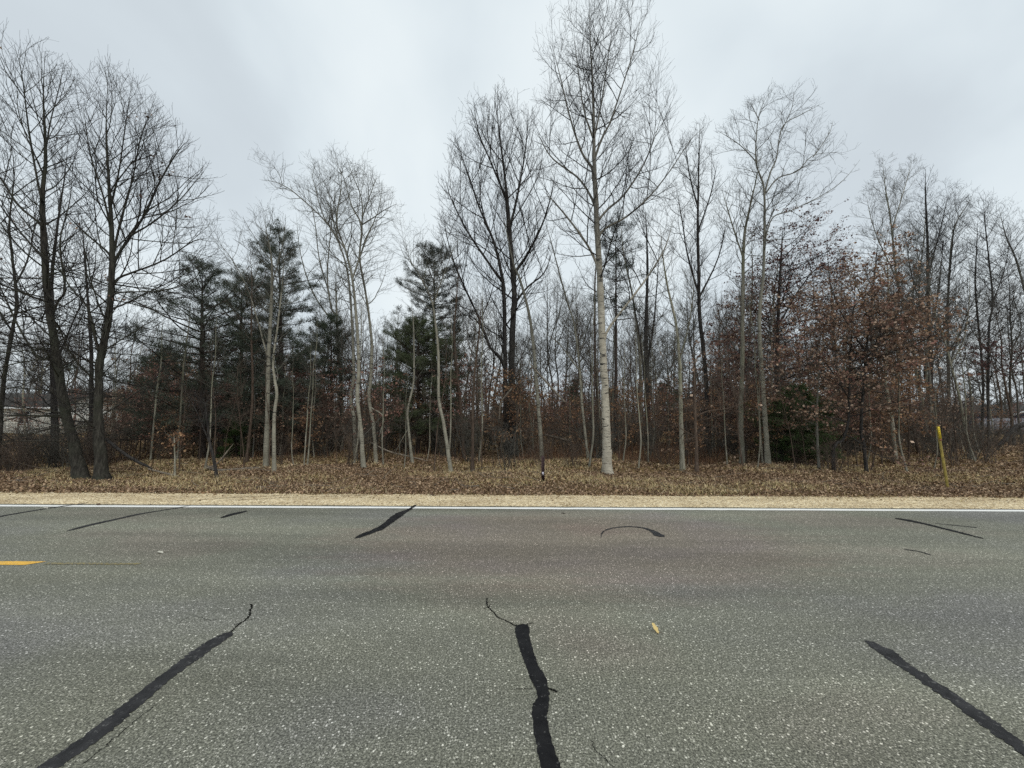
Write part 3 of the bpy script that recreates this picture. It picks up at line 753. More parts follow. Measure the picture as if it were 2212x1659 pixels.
hero('birch_tree', 'tallest tree, a big white barked birch rising above all others', [
    [(1312,1019,27),(1309,930,23),(1306,830,21.5),(1301,736,20),(1296,600,19),(1288,470,16),(1283,339,12),(1281,215,8),(1275,90,5),(1273,-8,2)],
    [(1282,390,9),(1278,362,9),(1255,326,8),(1229,247,6),(1209,163,4),(1190,90,2)],
    [(1284,345,8),(1300,300,8),(1320,260,7),(1346,182,5),(1372,98,4),(1385,30,2)],
    [(1286,450,9),(1276,425,8),(1248,384,7),(1190,339,5),(1157,280,3)],
    [(1295,600,9),(1285,560,9),(1255,508,8),(1209,449,6),(1172,410,3)],
    [(1288,480,9),(1315,450,8),(1346,423,7),(1385,365,6),(1411,306,4),(1432,240,2)],
    [(1303,745,9),(1312,715,9),(1333,684,8),(1398,599,7),(1437,534,5),(1455,470,2)],
    [(1291,520,8),(1305,495,8),(1352,469,7),(1404,423,6),(1450,365,4),(1489,306,3),(1520,275,2)],
    [(1282,300,7),(1262,240,5),(1250,160,4),(1240,70,2)],
    [(1283,300,7),(1300,220,5),(1312,140,4),(1325,50,2)]],
    [(-20,1245,1310),(10,1215,1395),(60,1150,1415),(120,1145,1425),(200,1142,1450),(260,1138,1468),(330,1148,1474),(400,1160,1490),(480,1172,1480),(560,1190,1460),(650,1215,1450),(740,1250,1420)],
    n=100, L=3.1, ang=(62, 42), up=0.09, wig=0.085, dens=.55, sub=40, taper=.5, lev=[(9,.48,5,4),(6,.5,3,3),(3,.5,2,3)], mt='birch', tw='twig_dark', z0=640, sides=18, flare=0.12)
hero('twin_trunk_tree', 'dark twin trunked tree with a broad crown left of the tall birch', [
    [(1108,980,22),(1105,846,19),(1107,716,17),(1111,638,16),(1105,553,14),(1098,456,11),(1092,391,8),(1078,280,5),(1068,212,2)],
    [(1095,975,17),(1092,870,16),(1091,781,15),(1089,651,14),(1085,600,12),(1066,521,10),(1033,443,7),(1007,365,5),(981,306,2)],
    [(1110,640,11),(1114,590,11),(1137,553,9),(1170,488,7),(1190,423,5),(1203,352,2)],
    [(1092,800,10),(1080,772,10),(1059,749,9),(1033,684,8),(988,586,6),(968,521,4),(955,450,2)],
    [(1100,500,9),(1118,420,8),(1135,320,5),(1142,230,2)],
    [(1086,610,9),(1050,560,8),(1010,500,6),(975,430,4),(960,380,2)],
    [(1094,430,8),(1060,350,6),(1035,290,4),(1025,240,2)],
    [(1108,660,9),(1140,620,7),(1175,590,5),(1195,540,3)]],
    [(205,1060,1105),(240,1010,1165),(300,968,1190),(400,948,1200),(500,928,1205),(600,940,1200),(700,960,1180),(780,1010,1160)],
    n=106, L=4.4, ang=(55, 32), up=0.11, wig=0.07, dens=.6, sub=36, taper=.5, lev=[(8,.5,5,4),(5,.5,3,3),(3,.5,2,3)], mt='dark', tw='twig_dark', z0=720, sides=12, rmin=0.0045, d=18.5)
hero('aspen_tree', 'slender pale leaning trunk directly behind the short brown post', [
    [(1172,995,13),(1163,879,12),(1154,768,11),(1144,684,10),(1124,605,8),(1110,570,6),(1095,500,4),(1085,450,2)]],
    [(440,1070,1110),(560,1080,1160),(720,1110,1190)], n=18, L=1.2, ang=(65,40), lev=[(4,.5,4,3),(3,.5,2,3)], mt='paleaspen', tw='twig_pale', z0=740)
hero('aspen_tree', 'bent pale slender trunk between the short brown post and the tall birch', [
    [(1271,998,8),(1258,879,8),(1251,781,7),(1240,700,6),(1222,640,6),(1190,521,3),(1175,470,2)],[(1251,800,5),(1210,745,4),(1180,720,2)]],
    [(460,1160,1200),(540,1160,1260),(700,1180,1280),(820,1180,1290)], n=24, L=1.6, ang=(60,40), lev=[(5,.5,4,3),(3,.5,2,3)], mt='paleaspen', tw='twig_pale', z0=820)

G_ASP = 'pale slender aspens left of the middle'
A = dict(mt='paleaspen', tw='twig_grey', group=G_ASP, ang=(55, 38), wig=0.15, sub=46, up=0.07)
hero('aspen_tree', 'straight pale trunk, leftmost of the pale aspens', [
    [(574,1007,17),(578,861,15),(580,766,14),(585,670,12),(587,594,10),(585,555,7),(575,500,5),(565,455,2)],[(583,790,7),(540,640,5),(500,560,4),(458,510,2)],[(586,620,6),(610,530,4),(618,470,2)]],
    [(440,510,600),(470,450,630),(540,430,650),(640,450,655),(720,520,650)], n=34, L=1.9, lev=[(6,.5,4,3),(4,.5,2,3),(2,.5,2,3)], z0=700, **A)
hero('aspen_tree', 'pale crooked trunk touching the right side of the leftmost aspen', [
    [(592,1025,13),(592,909,12),(598,851,11),(594,823,10),(590,780,8),(600,700,7),(610,610,5),(612,540,2)]],
    [(530,570,650),(640,560,660),(760,550,650),(850,560,640)], n=22, L=1.2, lev=[(4,.5,4,3),(3,.5,2,3)], z0=830, **A)
hero('sapling', 'thin reddish brown trunk left of the pale aspens', [
    [(532,1000,9),(542,909,8),(546,828,8),(543,718,6),(544,613,4),(540,540,2)]],
    [(520,500,590),(680,480,610),(840,490,600)], n=24, L=1.5, ang=(65,40), lev=[(5,.5,4,3),(3,.5,2,3)], mt='brown', tw='twig_brown', z0=820)
hero('aspen_tree', 'pale trunk with a snapped pointed top among the aspens', [
    [(738,970,14),(738,861,13),(732,766,11),(728,694,9),(726,630,7),(725,608,5)],
    [(730,700,9),(724,680,9),(714,660,8),(707,594,7),(714,503,5),(722,430,3),(725,370,2)],
    [(728,700,8),(700,670,7),(670,618,6),(648,540,4),(640,460,2)],
    [(713,640,6),(690,560,5),(680,480,4),(665,400,2)]],
    [(360,660,745),(430,630,770),(540,615,775),(680,640,770)], n=42, L=2.1, lev=[(6,.5,4,3),(4,.5,2,3),(2,.5,2,3)], z0=690, **A)
hero('aspen_tree', 'pale aspen whose long limb reaches far out to the upper left', [
    [(768,988,13),(765,909,12),(757,861,11),(764,813,11),(761,718,9),(757,646,8),(748,575,7),(725,500,5),(712,430,3),(705,390,2)],
    [(735,530,6),(704,479,6),(637,417,5),(610,400,4),(594,393,3),(563,388,2)],[(610,400,3),(600,370,2),(580,360,1.5)]],
    [(340,560,740),(400,555,780),(520,590,790),(650,650,790)], n=42, L=2.0, lev=[(6,.5,4,3),(4,.5,2,3),(2,.5,2,3)], z0=690, **A)
hero('aspen_tree', 'pale aspen standing nearest the road in the group of crooked trunks', [
    [(786,1016,14),(780,933,13),(772,861,13),(775,789,12),(771,694,10),(761,598,9),(747,541,7),(728,479,6),(738,400,4),(735,345,2)],
    [(762,600,7),(790,520,6),(815,460,4),(825,420,2)],[(750,545,6),(700,470,5),(680,400,3),(672,370,2)]],
    [(330,700,790),(400,650,845),(500,640,850),(620,680,850)], n=44, L=2.1, lev=[(6,.5,4,3),(4,.5,2,3),(2,.5,2,3)], z0=660, **A)
hero('aspen_tree', 'rightmost pale aspen of the crooked group, forking into a high open crown', [
    [(813,1001,12),(807,923,12),(797,861,12),(800,828,11),(803,766,11),(800,708,9),(788,622,8),(777,555,8),(782,489,7),(761,446,5),(742,383,4),(718,332,2)],
    [(782,489,6),(781,430,5),(760,375,3),(752,350,2)],[(783,485,6),(810,468,5),(828,455,4),(857,440,2)],[(782,470,5),(800,420,4),(815,380,2)],
    [(800,880,6),(828,900,5),(820,940,4)]],
    [(328,705,760),(370,700,820),(440,690,868),(520,690,885),(620,730,870)], n=44, L=1.9, lev=[(6,.5,4,3),(4,.5,2,3),(2,.5,2,3)], z0=690, **A)
A2 = dict(A); A2['group'] = None
hero('aspen_tree', 'thin wavy pale trunk before the dense green cedar', [
    [(891,1001,9),(883,928,8),(881,885,7),(893,828,7),(894,766,6),(893,700,5),(888,650,2)],[(883,925,4),(868,950,3),(850,985,2)]],
    [(640,850,930),(760,850,940),(880,860,930)], n=16, L=0.9, lev=[(4,.5,3,3),(3,.5,2,3)], z0=860, **A2)
hero('aspen_tree', 'pale trunk leaning left in front of the dark pine near the middle', [
    [(975,1014,12),(960,923,11),(948,861,10),(947,766,9),(940,694,7),(933,651,6),(915,610,5),(886,560,3),(870,500,2)],[(935,660,5),(960,590,4),(985,520,2)]],
    [(460,845,990),(560,840,990),(680,880,990)], n=32, L=1.9, lev=[(5,.5,4,3),(4,.5,2,3),(2,.5,2,3)], z0=700, **A2)
hero('dark_tree', 'dark brown straight trunk between the pine and the twin trunked tree', [
    [(1003,992,10),(995,885,9),(986,789,8),(981,718,7),(986,646,5),(990,560,2)]],
    [(540,940,1040),(760,950,1030),(860,960,1030)], n=30, L=1.5, ang=(75,45), lev=[(5,.5,4,3),(3,.5,2,3)], mt='brown', tw='twig_dark', z0=860)
hero('sapling', 'straight thin brown trunk left of the short brown post', [
    [(1021,1014,9),(1021,909,8),(1024,813,7),(1034,720,5),(1040,640,2)]],
    [(620,1000,1070),(800,980,1070),(940,990,1060)], n=26, L=1.0, ang=(75,45), lev=[(4,.5,3,3),(3,.5,2,3)], mt='brown', tw='twig_brown', z0=930)

# right side
hero('grey_tree', 'pale grey trunk, first right of the tall birch, slightly bent', [
    [(1474,1013,13),(1471,906,12),(1468,793,10),(1460,700,8),(1440,612,6),(1430,540,3),(1425,480,2)],[(1468,780,6),(1490,690,5),(1500,600,3)]],
    [(450,1400,1480),(600,1400,1510),(760,1430,1510),(860,1430,1510)], n=30, L=1.7, lev=[(5,.5,4,3),(4,.5,2,3),(2,.5,2,3)], mt='aspen', tw='twig_grey', z0=830)
hero('sapling', 'brown sapling with long drooping side branches right of the grey trunk', [
    [(1505,1019,10),(1504,960,10),(1502,906,9),(1500,820,6),(1498,740,3)],[(1504,900,6),(1530,888,5),(1580,880,4),(1640,850,4),(1690,800,2)],[(1504,945,4),(1470,925,3),(1430,900,2)]],
    [(730,1440,1560),(820,1400,1700),(900,1390,1710),(960,1400,1640)], n=36, L=1.7, ang=(85,55), up=0.02, lev=[(5,.5,4,3),(4,.5,2,3)], mt='brown', tw='twig_brown', z0=955, leaves=[(260,0.09,PAL_BROWN,None)])
hero('dark_tree', 'dark tree with a tall narrow crown right of the birch', [
    [(1527,979,13),(1525,821,12),(1511,680,11),(1509,595,10),(1507,505,8),(1508,415,6),(1510,320,4),(1512,255,2)],
    [(1510,640,8),(1485,550,6),(1474,483,5),(1460,400,2)],[(1508,500,6),(1535,420,5),(1550,350,2)],[(1508,450,6),(1490,380,5),(1480,310,2)],[(1512,640,7),(1550,560,5),(1570,480,3)]],
    [(248,1500,1520),(290,1460,1550),(380,1430,1570),(520,1420,1585),(650,1430,1590),(760,1450,1580)], n=70, L=2.2, ang=(60,32), lev=[(7,.5,4,3),(5,.5,3,3),(2,.5,2,3)], mt='dark', tw='twig_dark', z0=760, rmin=0.0035)
hero('aspen_tree', 'straight pale green trunk left of the forked white trunk', [
    [(1603,1002,15),(1601,878,14),(1604,765,13),(1605,624,11),(1608,511,9),(1622,440,6),(1637,370,3),(1640,330,2)],[(1606,560,6),(1580,480,5),(1560,410,2)]],
    [(320,1600,1680),(430,1540,1690),(560,1540,1690),(700,1560,1670)], n=40, L=1.9, lev=[(6,.5,4,3),(4,.5,2,3),(2,.5,2,3)], mt='aspen', tw='twig_grey', z0=700, ang=(60,36), wig=.13)
hero('grey_tree', 'thin greenish trunk touching the straight pale green trunk', [
    [(1610,975,10),(1612,900,9),(1617,800,8),(1620,708,7),(1625,600,5),(1622,500,2)]],
    [(480,1570,1680),(640,1560,1690),(800,1580,1680)], n=26, L=1.5, lev=[(5,.5,4,3),(3,.5,2,3)], mt='grey', tw='twig_grey', z0=800)
hero('aspen_tree', 'white barked trunk dividing into a wide two part crown at the right', [
    [(1659,1008,18),(1652,889,16),(1644,776,14),(1641,680,13),(1649,595,11),(1652,494,10),(1650,404,8),(1634,347,6),(1640,250,4),(1666,192,2)],
    [(1652,415,8),(1665,370,7),(1677,341,6),(1690,274,5),(1733,246,4),(1782,221,2)],
    [(1652,420,7),(1680,385,6),(1722,370,5),(1756,336,4),(1810,328,2)],
    [(1637,353,5),(1598,313,4),(1550,282,2)],
    [(1652,520,6),(1670,470,6),(1711,454,5),(1779,420,4),(1824,387,3),(1858,345,2)],
    [(1690,280,4),(1710,235,3),(1715,200,2)],[(1756,340,4),(1790,290,3),(1800,260,2)],[(1640,260,4),(1620,220,2)]],
    [(188,1655,1680),(215,1610,1730),(245,1560,1790),(290,1540,1800),(340,1538,1818),(400,1550,1805),(450,1560,1840),(540,1600,1700)],
    n=64, L=1.9, ang=(58,36), up=0.06, wig=0.13, lev=[(6,.5,4,3),(4,.5,3,3),(2,.5,2,3)], mt='paleaspen', tw='twig_dark', z0=560, sides=12, flare=0.4)

# oaks that keep their brown leaves
hero('leafy_oak', 'purple brown leaved oak behind the white forked trunk', [
    [(1688,990,13),(1680,821,12),(1683,652,10),(1688,560,7),(1692,483,3)],[(1683,700,7),(1730,620,5),(1780,560,2)],[(1682,760,6),(1640,700,4),(1610,660,2)]],
    [(445,1640,1780),(520,1600,1830),(620,1570,1860),(740,1560,1870),(860,1560,1850),(960,1570,1820)], n=84, L=3.4, ang=(80,50), up=0.03, wig=0.14, lev=[(7,.5,4,3),(4,.5,3,3)], mt='dark', tw='twig_dark', z0=900, rmin=0.0035, flat=True, dens=.9,
    leaves=[(5600,0.082,PAL_PURPLE,[(440,1560,1880),(640,1560,1880)]),(4800,0.08,PAL_BROWN,[(620,1540,1880),(1000,1540,1880)]),(1500,0.08,PAL_RED,None)])
hero('leafy_oak', 'rusty leaved oak with a bent trunk arching over the ground', [
    [(1801,1020,10),(1800,975,10),(1808,958,9),(1822,948,9),(1834,900,8),(1836,800,8),(1842,700,6),(1850,600,3)],[(1834,860,6),(1780,780,5),(1720,740,3)],[(1836,820,6),(1900,740,5),(1960,690,3)]],
    [(560,1760,1900),(640,1690,1950),(740,1650,1975),(840,1640,1975),(920,1670,1950)], n=60, L=3.2, ang=(88,55), up=0.01, wig=0.14, lev=[(7,.5,4,3),(4,.5,3,3)], mt='dark', tw='twig_brown', z0=945, flat=True, dens=.9,
    leaves=[(4600,0.08,PAL_BROWN,None),(1300,0.08,PAL_RED,None)])
hero('leafy_oak', 'brown leaved oak with a dark leaning trunk left of the yellow post', [
    [(1872,1020,11),(1866,962,10),(1860,923,10),(1870,780,9),(1882,660,7),(1893,560,4),(1900,500,2)],[(1868,800,6),(1920,700,5),(1980,640,3)],[(1870,760,6),(1820,680,5),(1790,600,3)]],
    [(490,1870,1930),(560,1810,1960),(640,1780,2010),(740,1770,2030),(840,1780,2010),(910,1790,1990)], n=56, L=2.6, ang=(85,50), up=0.02, wig=0.13, lev=[(7,.5,4,3),(4,.5,3,3)], mt='dark', tw='twig_brown', z0=940, flat=True, dens=.9,
    leaves=[(3800,0.08,PAL_BROWN,None),(900,0.08,PAL_ORANGE,None)])
hero('sapling', 'thin grey brown sapling trunk right of the low green cedar', [
    [(1769,1019,8),(1766,960,8),(1765,900,7),(1768,820,5),(1772,740,2)]],
    [(720,1720,1820),(820,1700,1840),(930,1710,1830)], n=24, L=1.1, ang=(80,50), lev=[(5,.5,3,3),(3,.5,2,3)], mt='grey', tw='twig_grey', z0=940, leaves=[(500,0.09,PAL_BROWN,None)])
hero('sapling', 'thin dark whip leaning right beside the leaning oak trunk', [
    [(1880,1016,4),(1888,990,4),(1896,965,3),(1905,930,3),(1912,890,2)]],
    [(880,1880,1960),(980,1880,1960)], n=8, L=0.6, ang=(60,45), lev=[(4,.5,3,3)], mt='brown', tw='twig_brown', z0=970)

hero('birch_tree', 'pale bent trunk left of the dark trunk cluster at the right', [
    [(2001,957,14),(1996,894,13),(1982,821,12),(1970,740,11),(1960,680,9),(1937,600,8),(1925,483,6),(1912,400,4),(1906,340,2)],[(1958,680,7),(1990,560,5),(2000,450,3)],[(1936,600,6),(1890,500,4),(1870,420,2)],[(1925,500,5),(1950,420,4),(1970,350,2)]],
    [(318,1890,1985),(350,1860,2005),(430,1845,2020),(540,1835,2025),(680,1850,2030)], n=64, L=2.6, ang=(60,34), lev=[(6,.5,4,3),(5,.5,3,3),(2,.5,2,3)], mt='aspen', tw='twig_grey', z0=720, rmin=0.0045)
hero('dark_tree', 'thick dark trunk in the middle of the cluster behind the yellow post', [
    [(2016,960,18),(2010,855,17),(2010,765,15),(2005,652,13),(2004,539,10),(1999,415,5),(2000,360,2)],[(2008,800,10),(2040,700,8),(2055,560,6),(2065,450,3)],[(2006,700,8),(1970,600,6),(1955,500,3)],[(2004,600,7),(2030,500,5),(2050,420,2)]],
    [(368,1965,2060),(430,1950,2100),(560,1940,2110),(700,1940,2120),(800,1950,2110)], n=70, L=3.0, ang=(62,34), up=0.08, lev=[(6,.5,4,3),(5,.5,3,3),(2,.5,2,3)], mt='dark', tw='twig_dark', z0=830, rmin=0.0045)
hero('dark_tree', 'leaning grey black trunk left side of the cluster behind the yellow post', [
    [(2034,957,14),(2022,900,13),(2008,850,12),(1998,800,10),(2010,720,9),(2025,640,7),(2035,560,4),(2038,500,2)]],
    [(480,1980,2080),(640,1960,2110),(780,1960,2110)], n=34, L=2.4, ang=(70,38), lev=[(6,.5,4,3),(4,.5,2,3)], mt='dark', tw='twig_dark', z0=800, rmin=0.004)
hero('grey_tree', 'grey trunk with fine sweeping branches right of the dark cluster', [
    [(2052,957,11),(2049,821,11),(2047,708,9),(2050,600,8),(2061,494,6),(2089,443,3),(2100,420,2)],[(2048,800,6),(2080,700,6),(2110,640,4),(2150,600,2)],[(2048,760,6),(2100,690,4),(2160,650,2)]],
    [(415,2060,2130),(500,2020,2170),(640,2010,2200),(780,2000,2200),(850,2010,2180)], n=58, L=3.0, ang=(60,36), up=0.07, lev=[(6,.5,4,3),(4,.5,3,3),(2,.5,2,3)], mt='grey', tw='twig_dark', z0=840, rmin=0.004)
hero('sapling', 'small forked dark sapling right of the yellow post', [
    [(2058,982,8),(2060,930,7),(2064,910,6),(2078,880,5),(2100,850,4),(2125,820,2)],[(2061,922,5),(2050,880,4),(2046,830,2)]],
    [(800,2030,2150),(900,2030,2150),(950,2030,2120)], n=16, L=0.7, ang=(60,45), lev=[(4,.5,3,3),(3,.5,2,3)], mt='dark', tw='twig_dark', z0=930)
hero('grey_tree', 'thin grey trunk, second from the right edge, with a leafy purple shoulder', [
    [(2121,957,9),(2123,821,8),(2111,680,7),(2106,607,6),(2110,520,3),(2112,470,2)]],
    [(450,2070,2150),(600,2040,2190),(800,2050,2200)], n=40, L=2.4, ang=(65,40), lev=[(6,.5,4,3),(4,.5,2,3)], mt='dark', tw='twig_dark', z0=830, rmin=0.004)
hero('grey_tree', 'upright grey trunk near the right edge with an open fine crown', [
    [(2135,968,8),(2135,821,8),(2137,708,8),(2145,652,7),(2137,562,6),(2128,480,4),(2124,420,2)],[(2142,660,5),(2170,580,4),(2185,500,2)]],
    [(412,2090,2150),(470,2065,2185),(600,2050,2210),(800,2060,2230)], n=56, L=2.6, ang=(65,36), lev=[(6,.5,4,3),(4,.5,3,3),(2,.5,2,3)], mt='dark', tw='twig_dark', z0=840, rmin=0.004,
    leaves=[(700,0.12,PAL_PURPLE,[(740,2070,2230),(900,2070,2230)])])
hero('grey_tree', 'grey tree leaning in from outside the right edge', [
    [(2262,960,14),(2240,820,12),(2220,660,10),(2195,560,7),(2174,511,5),(2157,443,2)],[(2225,700,7),(2250,560,5),(2260,450,2)]],
    [(425,2140,2260),(560,2130,2330),(800,2130,2360)], n=50, L=2.6, ang=(62,36), lev=[(6,.5,4,3),(4,.5,3,3),(2,.5,2,3)], mt='grey', tw='twig_dark', z0=820, rmin=0.004, leaves=[(500,0.12,PAL_PURPLE,[(760,2080,2300),(900,2080,2300)])])

# behind the birch
hero('dark_tree', 'thick black trunk deep behind, right of the tall birch', [
    [(1399,958,16),(1397,814,15),(1395,716,11),(1398,586,8),(1396,500,4),(1394,450,2)],[(1396,800,8),(1412,700,6),(1420,600,4),(1425,520,2)],[(1394,830,8),(1380,720,6),(1362,620,4),(1350,540,2)]],
    [(440,1370,1430),(560,1335,1460),(700,1340,1460),(830,1350,1450)], n=44, L=3.0, ang=(48,28), up=0.1, lev=[(6,.5,4,3),(4,.5,2,3)], mt='dark', tw='twig_dark', z0=800, rmin=0.005)
hero('grey_tree', 'slender grey trunk touching the thick black trunk on its left', [
    [(1384,952,9),(1382,781,8),(1368,651,6),(1348,553,4),(1340,480,2)]],
    [(470,1310,1390),(640,1310,1420),(800,1330,1420)], n=28, L=2.4, ang=(50,30), lev=[(5,.5,4,3),(3,.5,2,3)], mt='aspen', tw='twig_grey', z0=780, rmin=0.004)
hero('dark_tree', 'brown leaning trunk immediately left of the tall birch', [
    [(1297,962,8),(1290,860,8),(1285,760,7),(1285,618,5),(1290,520,2)]],
    [(500,1240,1330),(700,1230,1330),(860,1240,1330)], n=24, L=1.6, ang=(70,45), lev=[(5,.5,3,3),(3,.5,2,3)], mt='brown', tw='twig_dark', z0=860, rmin=0.004)

# ================================================================== pines and cedars
def conifer(name, label, base_px, top_py, envpx, nbr, size, green, d=None, dens=1.0, z0=None, w=12, droop=0.0, blue=False, group=None, trunk_top=None, clump=0.11, mt='pinebark', nsub=9):
    base = on_ground(*base_px) if d is None else on_plane(base_px[0], base_px[1], d)
    d = base[1]; base[2] = gz(base[0], base[1]) - 0.03
    root = empty(name, base, label=label, cat='pine tree' if 'pine' in name else 'cedar', group=group)
    tp = trunk_top or base_px[0]
    top = on_plane(tp, top_py, d) - base; H = top[2]
    P = np.array([[0, 0, -0.03], [top[0] * .3, 0.02, H * .3], [top[0] * .65, -0.03, H * .65], [top[0], 0, H]])
    R_ = np.array([w * .5 * d / F, w * .4 * d / F, w * .22 * d / F, 0.008])
    g = Geo(); p, r = trunk_mesh(g, P, R_, 10, flare=0.3); obj('trunk', g.data('trunk', M[mt], True), root)
    inside, E = make_env(envpx, d, base)
    zlow = E[0, 0]
    whorls = nbr // 4
    zs = zlow + (H * 0.985 - zlow) * np.sort(np.repeat((np.arange(whorls) + 0.5) / whorls, 4) + RNG.normal(size=whorls * 4) * 0.01)
    zs = np.clip(zs, zlow, H * 0.99)
    st = np.stack([np.interp(zs, p[:, 2], p[:, 0]), np.interp(zs, p[:, 2], p[:, 1]), zs], -1)
    N = len(st); az = np.tile(np.arange(4) * math.pi / 2, whorls) + np.repeat(RNG.random(whorls) * 6.28, 4) + RNG.normal(size=N) * 0.25
    hn = (zs - zlow) / (H - zlow)
    el = np.radians(-8 + 50 * hn ** 1.5 - droop + RNG.normal(size=N) * 7)
    Dv = np.stack([np.cos(az) * np.cos(el), np.sin(az) * np.cos(el), np.sin(el)], -1)
    wid = np.interp(zs, E[:, 0], E[:, 2] - E[:, 1]) * 0.5
    L = np.maximum(0.15, np.minimum(wid, (H - zs) * .8 + .12) * (0.6 + 0.75 * RNG.random(N)))
    B = grow(st, Dv, L, 7, 0.07, 0.03)
    lb = L; RB = np.minimum(0.006 + 0.011 * lb, 0.04)[:, None] * (1 - 0.8 * np.linspace(0, 1, 8)[None]) + 0.002
    V, Q = tubes(B, RB, 4)
    for i in range(N):
        V, Q = tubes(B[i:i + 1], RB[i:i + 1], 4)
        obj('branch', mesh_data('branch', V, [Q], M[mt], smooth=True), root)
    # sub branches, mostly in the plane of the branch
    nn_ = np.clip(np.round(nsub * (lb / lb.mean()) ** .9), 2, nsub * 2).astype(int); ii = np.repeat(np.arange(N), nn_); off = np.concatenate([(np.arange(q) + .5) / q for q in nn_])
    t = np.clip(0.22 + 0.78 * off + RNG.normal(size=len(ii)) * 0.03, 0.1, 1)
    pos, T = sample_on(B[ii], t)
    side = np.cross(T, np.array([0, 0, 1.0])) * np.where(RNG.random(len(ii)) < .5, -1, 1)[:, None]
    Dv = unit(T * 0.75 + side * (0.6 + 0.4 * RNG.random(len(ii)))[:, None] + np.array([0, 0, 0.12]) + RNG.normal(size=(len(ii), 3)) * 0.15)
    Ls = lb[ii] * 0.36 * (1.15 - 0.6 * t) + 0.08
    SB = grow(pos, Dv, Ls, 3, 0.12, 0.06)
    V, Q = tubes(SB, np.full((len(SB), 4), 0.004), 3)
    o = obj('twigs', mesh_data('twigs', V, [Q], M[mt]), root); o['kind'] = 'stuff'
    # needle clumps along sub branches
    nc = max(1, int(round(3.4 * dens)))
    cp = np.concatenate([sample_on(SB, np.full(len(SB), tt))[0] for tt in np.linspace(0.45, 1.0, nc)])
    cp = cp[RNG.random(len(cp)) < (0.86 if 'cedar' in name else 0.64)]
    per = 26
    cc = np.repeat(cp, per, 0) + RNG.normal(size=(len(cp) * per, 3)) * clump * np.array([.55, .55, .4])
    dv = unit(RNG.normal(size=(len(cc), 3)) + np.array([0, 0, 0.7]))
    ln = clump * (0.6 + 0.6 * RNG.random(len(cc)))[:, None]; wv = unit(np.cross(dv, RNG.normal(size=(len(cc), 3)))) * size * 1.15
    V = np.stack([cc - wv, cc + wv, cc + dv * ln], 1).reshape(-1, 3)
    F3 = np.arange(len(V)).reshape(-1, 3)
    cl_ = np.repeat(np.array(green) * (0.75 + 0.5 * RNG.random((len(cp), 1))), per, 0)
    C = np.repeat(cl_ * (0.8 + 0.4 * RNG.random((len(cl_), 1))), 3, 0)
    o = obj('needles', mesh_data('needles', V, [F3], M['needle'], C), root); o['kind'] = 'stuff'
    return root
PG = (0.07, 0.087, 0.064); CG = (0.085, 0.105, 0.055); DG = (0.07, 0.09, 0.06)
conifer('pine_tree', 'dark round topped pine, leftmost of the pines', (437, 990), 566,
        [(560, 415, 462), (590, 385, 490), (640, 345, 515), (700, 300, 540), (760, 265, 570), (820, 260, 580), (930, 280, 560)], 92, 0.0065, PG, w=14, dens=1.3, clump=.14)
conifer('pine_tree', 'tallest pine, pointed top, standing behind the pale leftmost aspen', (612, 985), 487,
        [(485, 594, 612), (520, 575, 628), (570, 545, 645), (640, 520, 665), (720, 515, 675), (800, 520, 670), (920, 530, 660)], 100, 0.0065, PG, w=13, dens=1.3, trunk_top=603, clump=.13)
conifer('pine_tree', 'bushy dark pine between the round topped pine and the tallest pine', (522, 978), 598,
        [(595, 495, 550), (640, 465, 590), (710, 440, 610), (790, 430, 615), (930, 440, 610)], 92, 0.0065, PG, w=12, dens=1.3, clump=.14)
conifer('pine_tree', 'dark tufted pine near the middle with a thin spike on top', (938, 978), 532,
        [(528, 928, 945), (565, 900, 980), (610, 880, 1005), (680, 865, 1015), (740, 860, 1020), (830, 880, 1010)], 88, 0.0065, (0.06, 0.074, 0.058), w=12, dens=1.3, clump=.12)
conifer('cedar_tree', 'dense olive green cedar below the tufted pine', (903, 985), 690,
        [(690, 870, 945), (740, 845, 970), (800, 825, 985), (860, 820, 990), (935, 830, 975)], 104, 0.006, CG, w=9, dens=1.6, clump=.10, nsub=9)
conifer('pine_tree', 'small dark pine behind the aspen with the snapped top', (716, 972), 682,
        [(678, 705, 725), (715, 690, 755), (770, 688, 765), (830, 690, 765), (880, 695, 760)], 52, 0.0065, DG, w=9, dens=1.1, clump=.13)
conifer('pine_tree', 'scraggly pine with sparse tufts directly behind the tall birch', (1330, 955), 470,
        [(465, 1305, 1335), (500, 1285, 1365), (560, 1270, 1370), (620, 1255, 1375), (680, 1270, 1350)], 28, 0.009, (0.04, 0.055, 0.042), w=9, dens=1.0, clump=.17, d=20, nsub=5)
conifer('cedar_tree', 'low green cedar at the foot of the white forked trunk', (1722, 998), 838,
        [(835, 1700, 1745), (870, 1672, 1785), (920, 1655, 1800), (975, 1655, 1795), (994, 1662, 1788)], 92, 0.006, (0.09, 0.135, 0.05), w=6, dens=1.6, clump=.08, nsub=9)
conifer('cedar_tree', 'dark cedar under the rusty oak leaves, right of the low green cedar', (1838, 968), 800,
        [(800, 1800, 1880), (840, 1760, 1910), (880, 1750, 1920), (925, 1770, 1905)], 64, 0.0065, (0.045, 0.068, 0.034), w=7, dens=1.4, clump=.10, nsub=8)
conifer('cedar_tree', 'small bright green young pine beside the leaning dark trunk at the left', (510, 990), 915,
        [(912, 500, 515), (940, 485, 530), (985, 480, 535)], 24, 0.006, (0.06, 0.095, 0.03), w=4, dens=1.2, clump=.08)
conifer('cedar_tree', 'dark green cedar between the two right hand pines and the road', (655, 968), 760,
        [(758, 645, 665), (820, 625, 690), (900, 615, 700), (940, 625, 690)], 56, 0.0065, (0.048, 0.07, 0.038), w=7, dens=1.4, clump=.10, nsub=8)
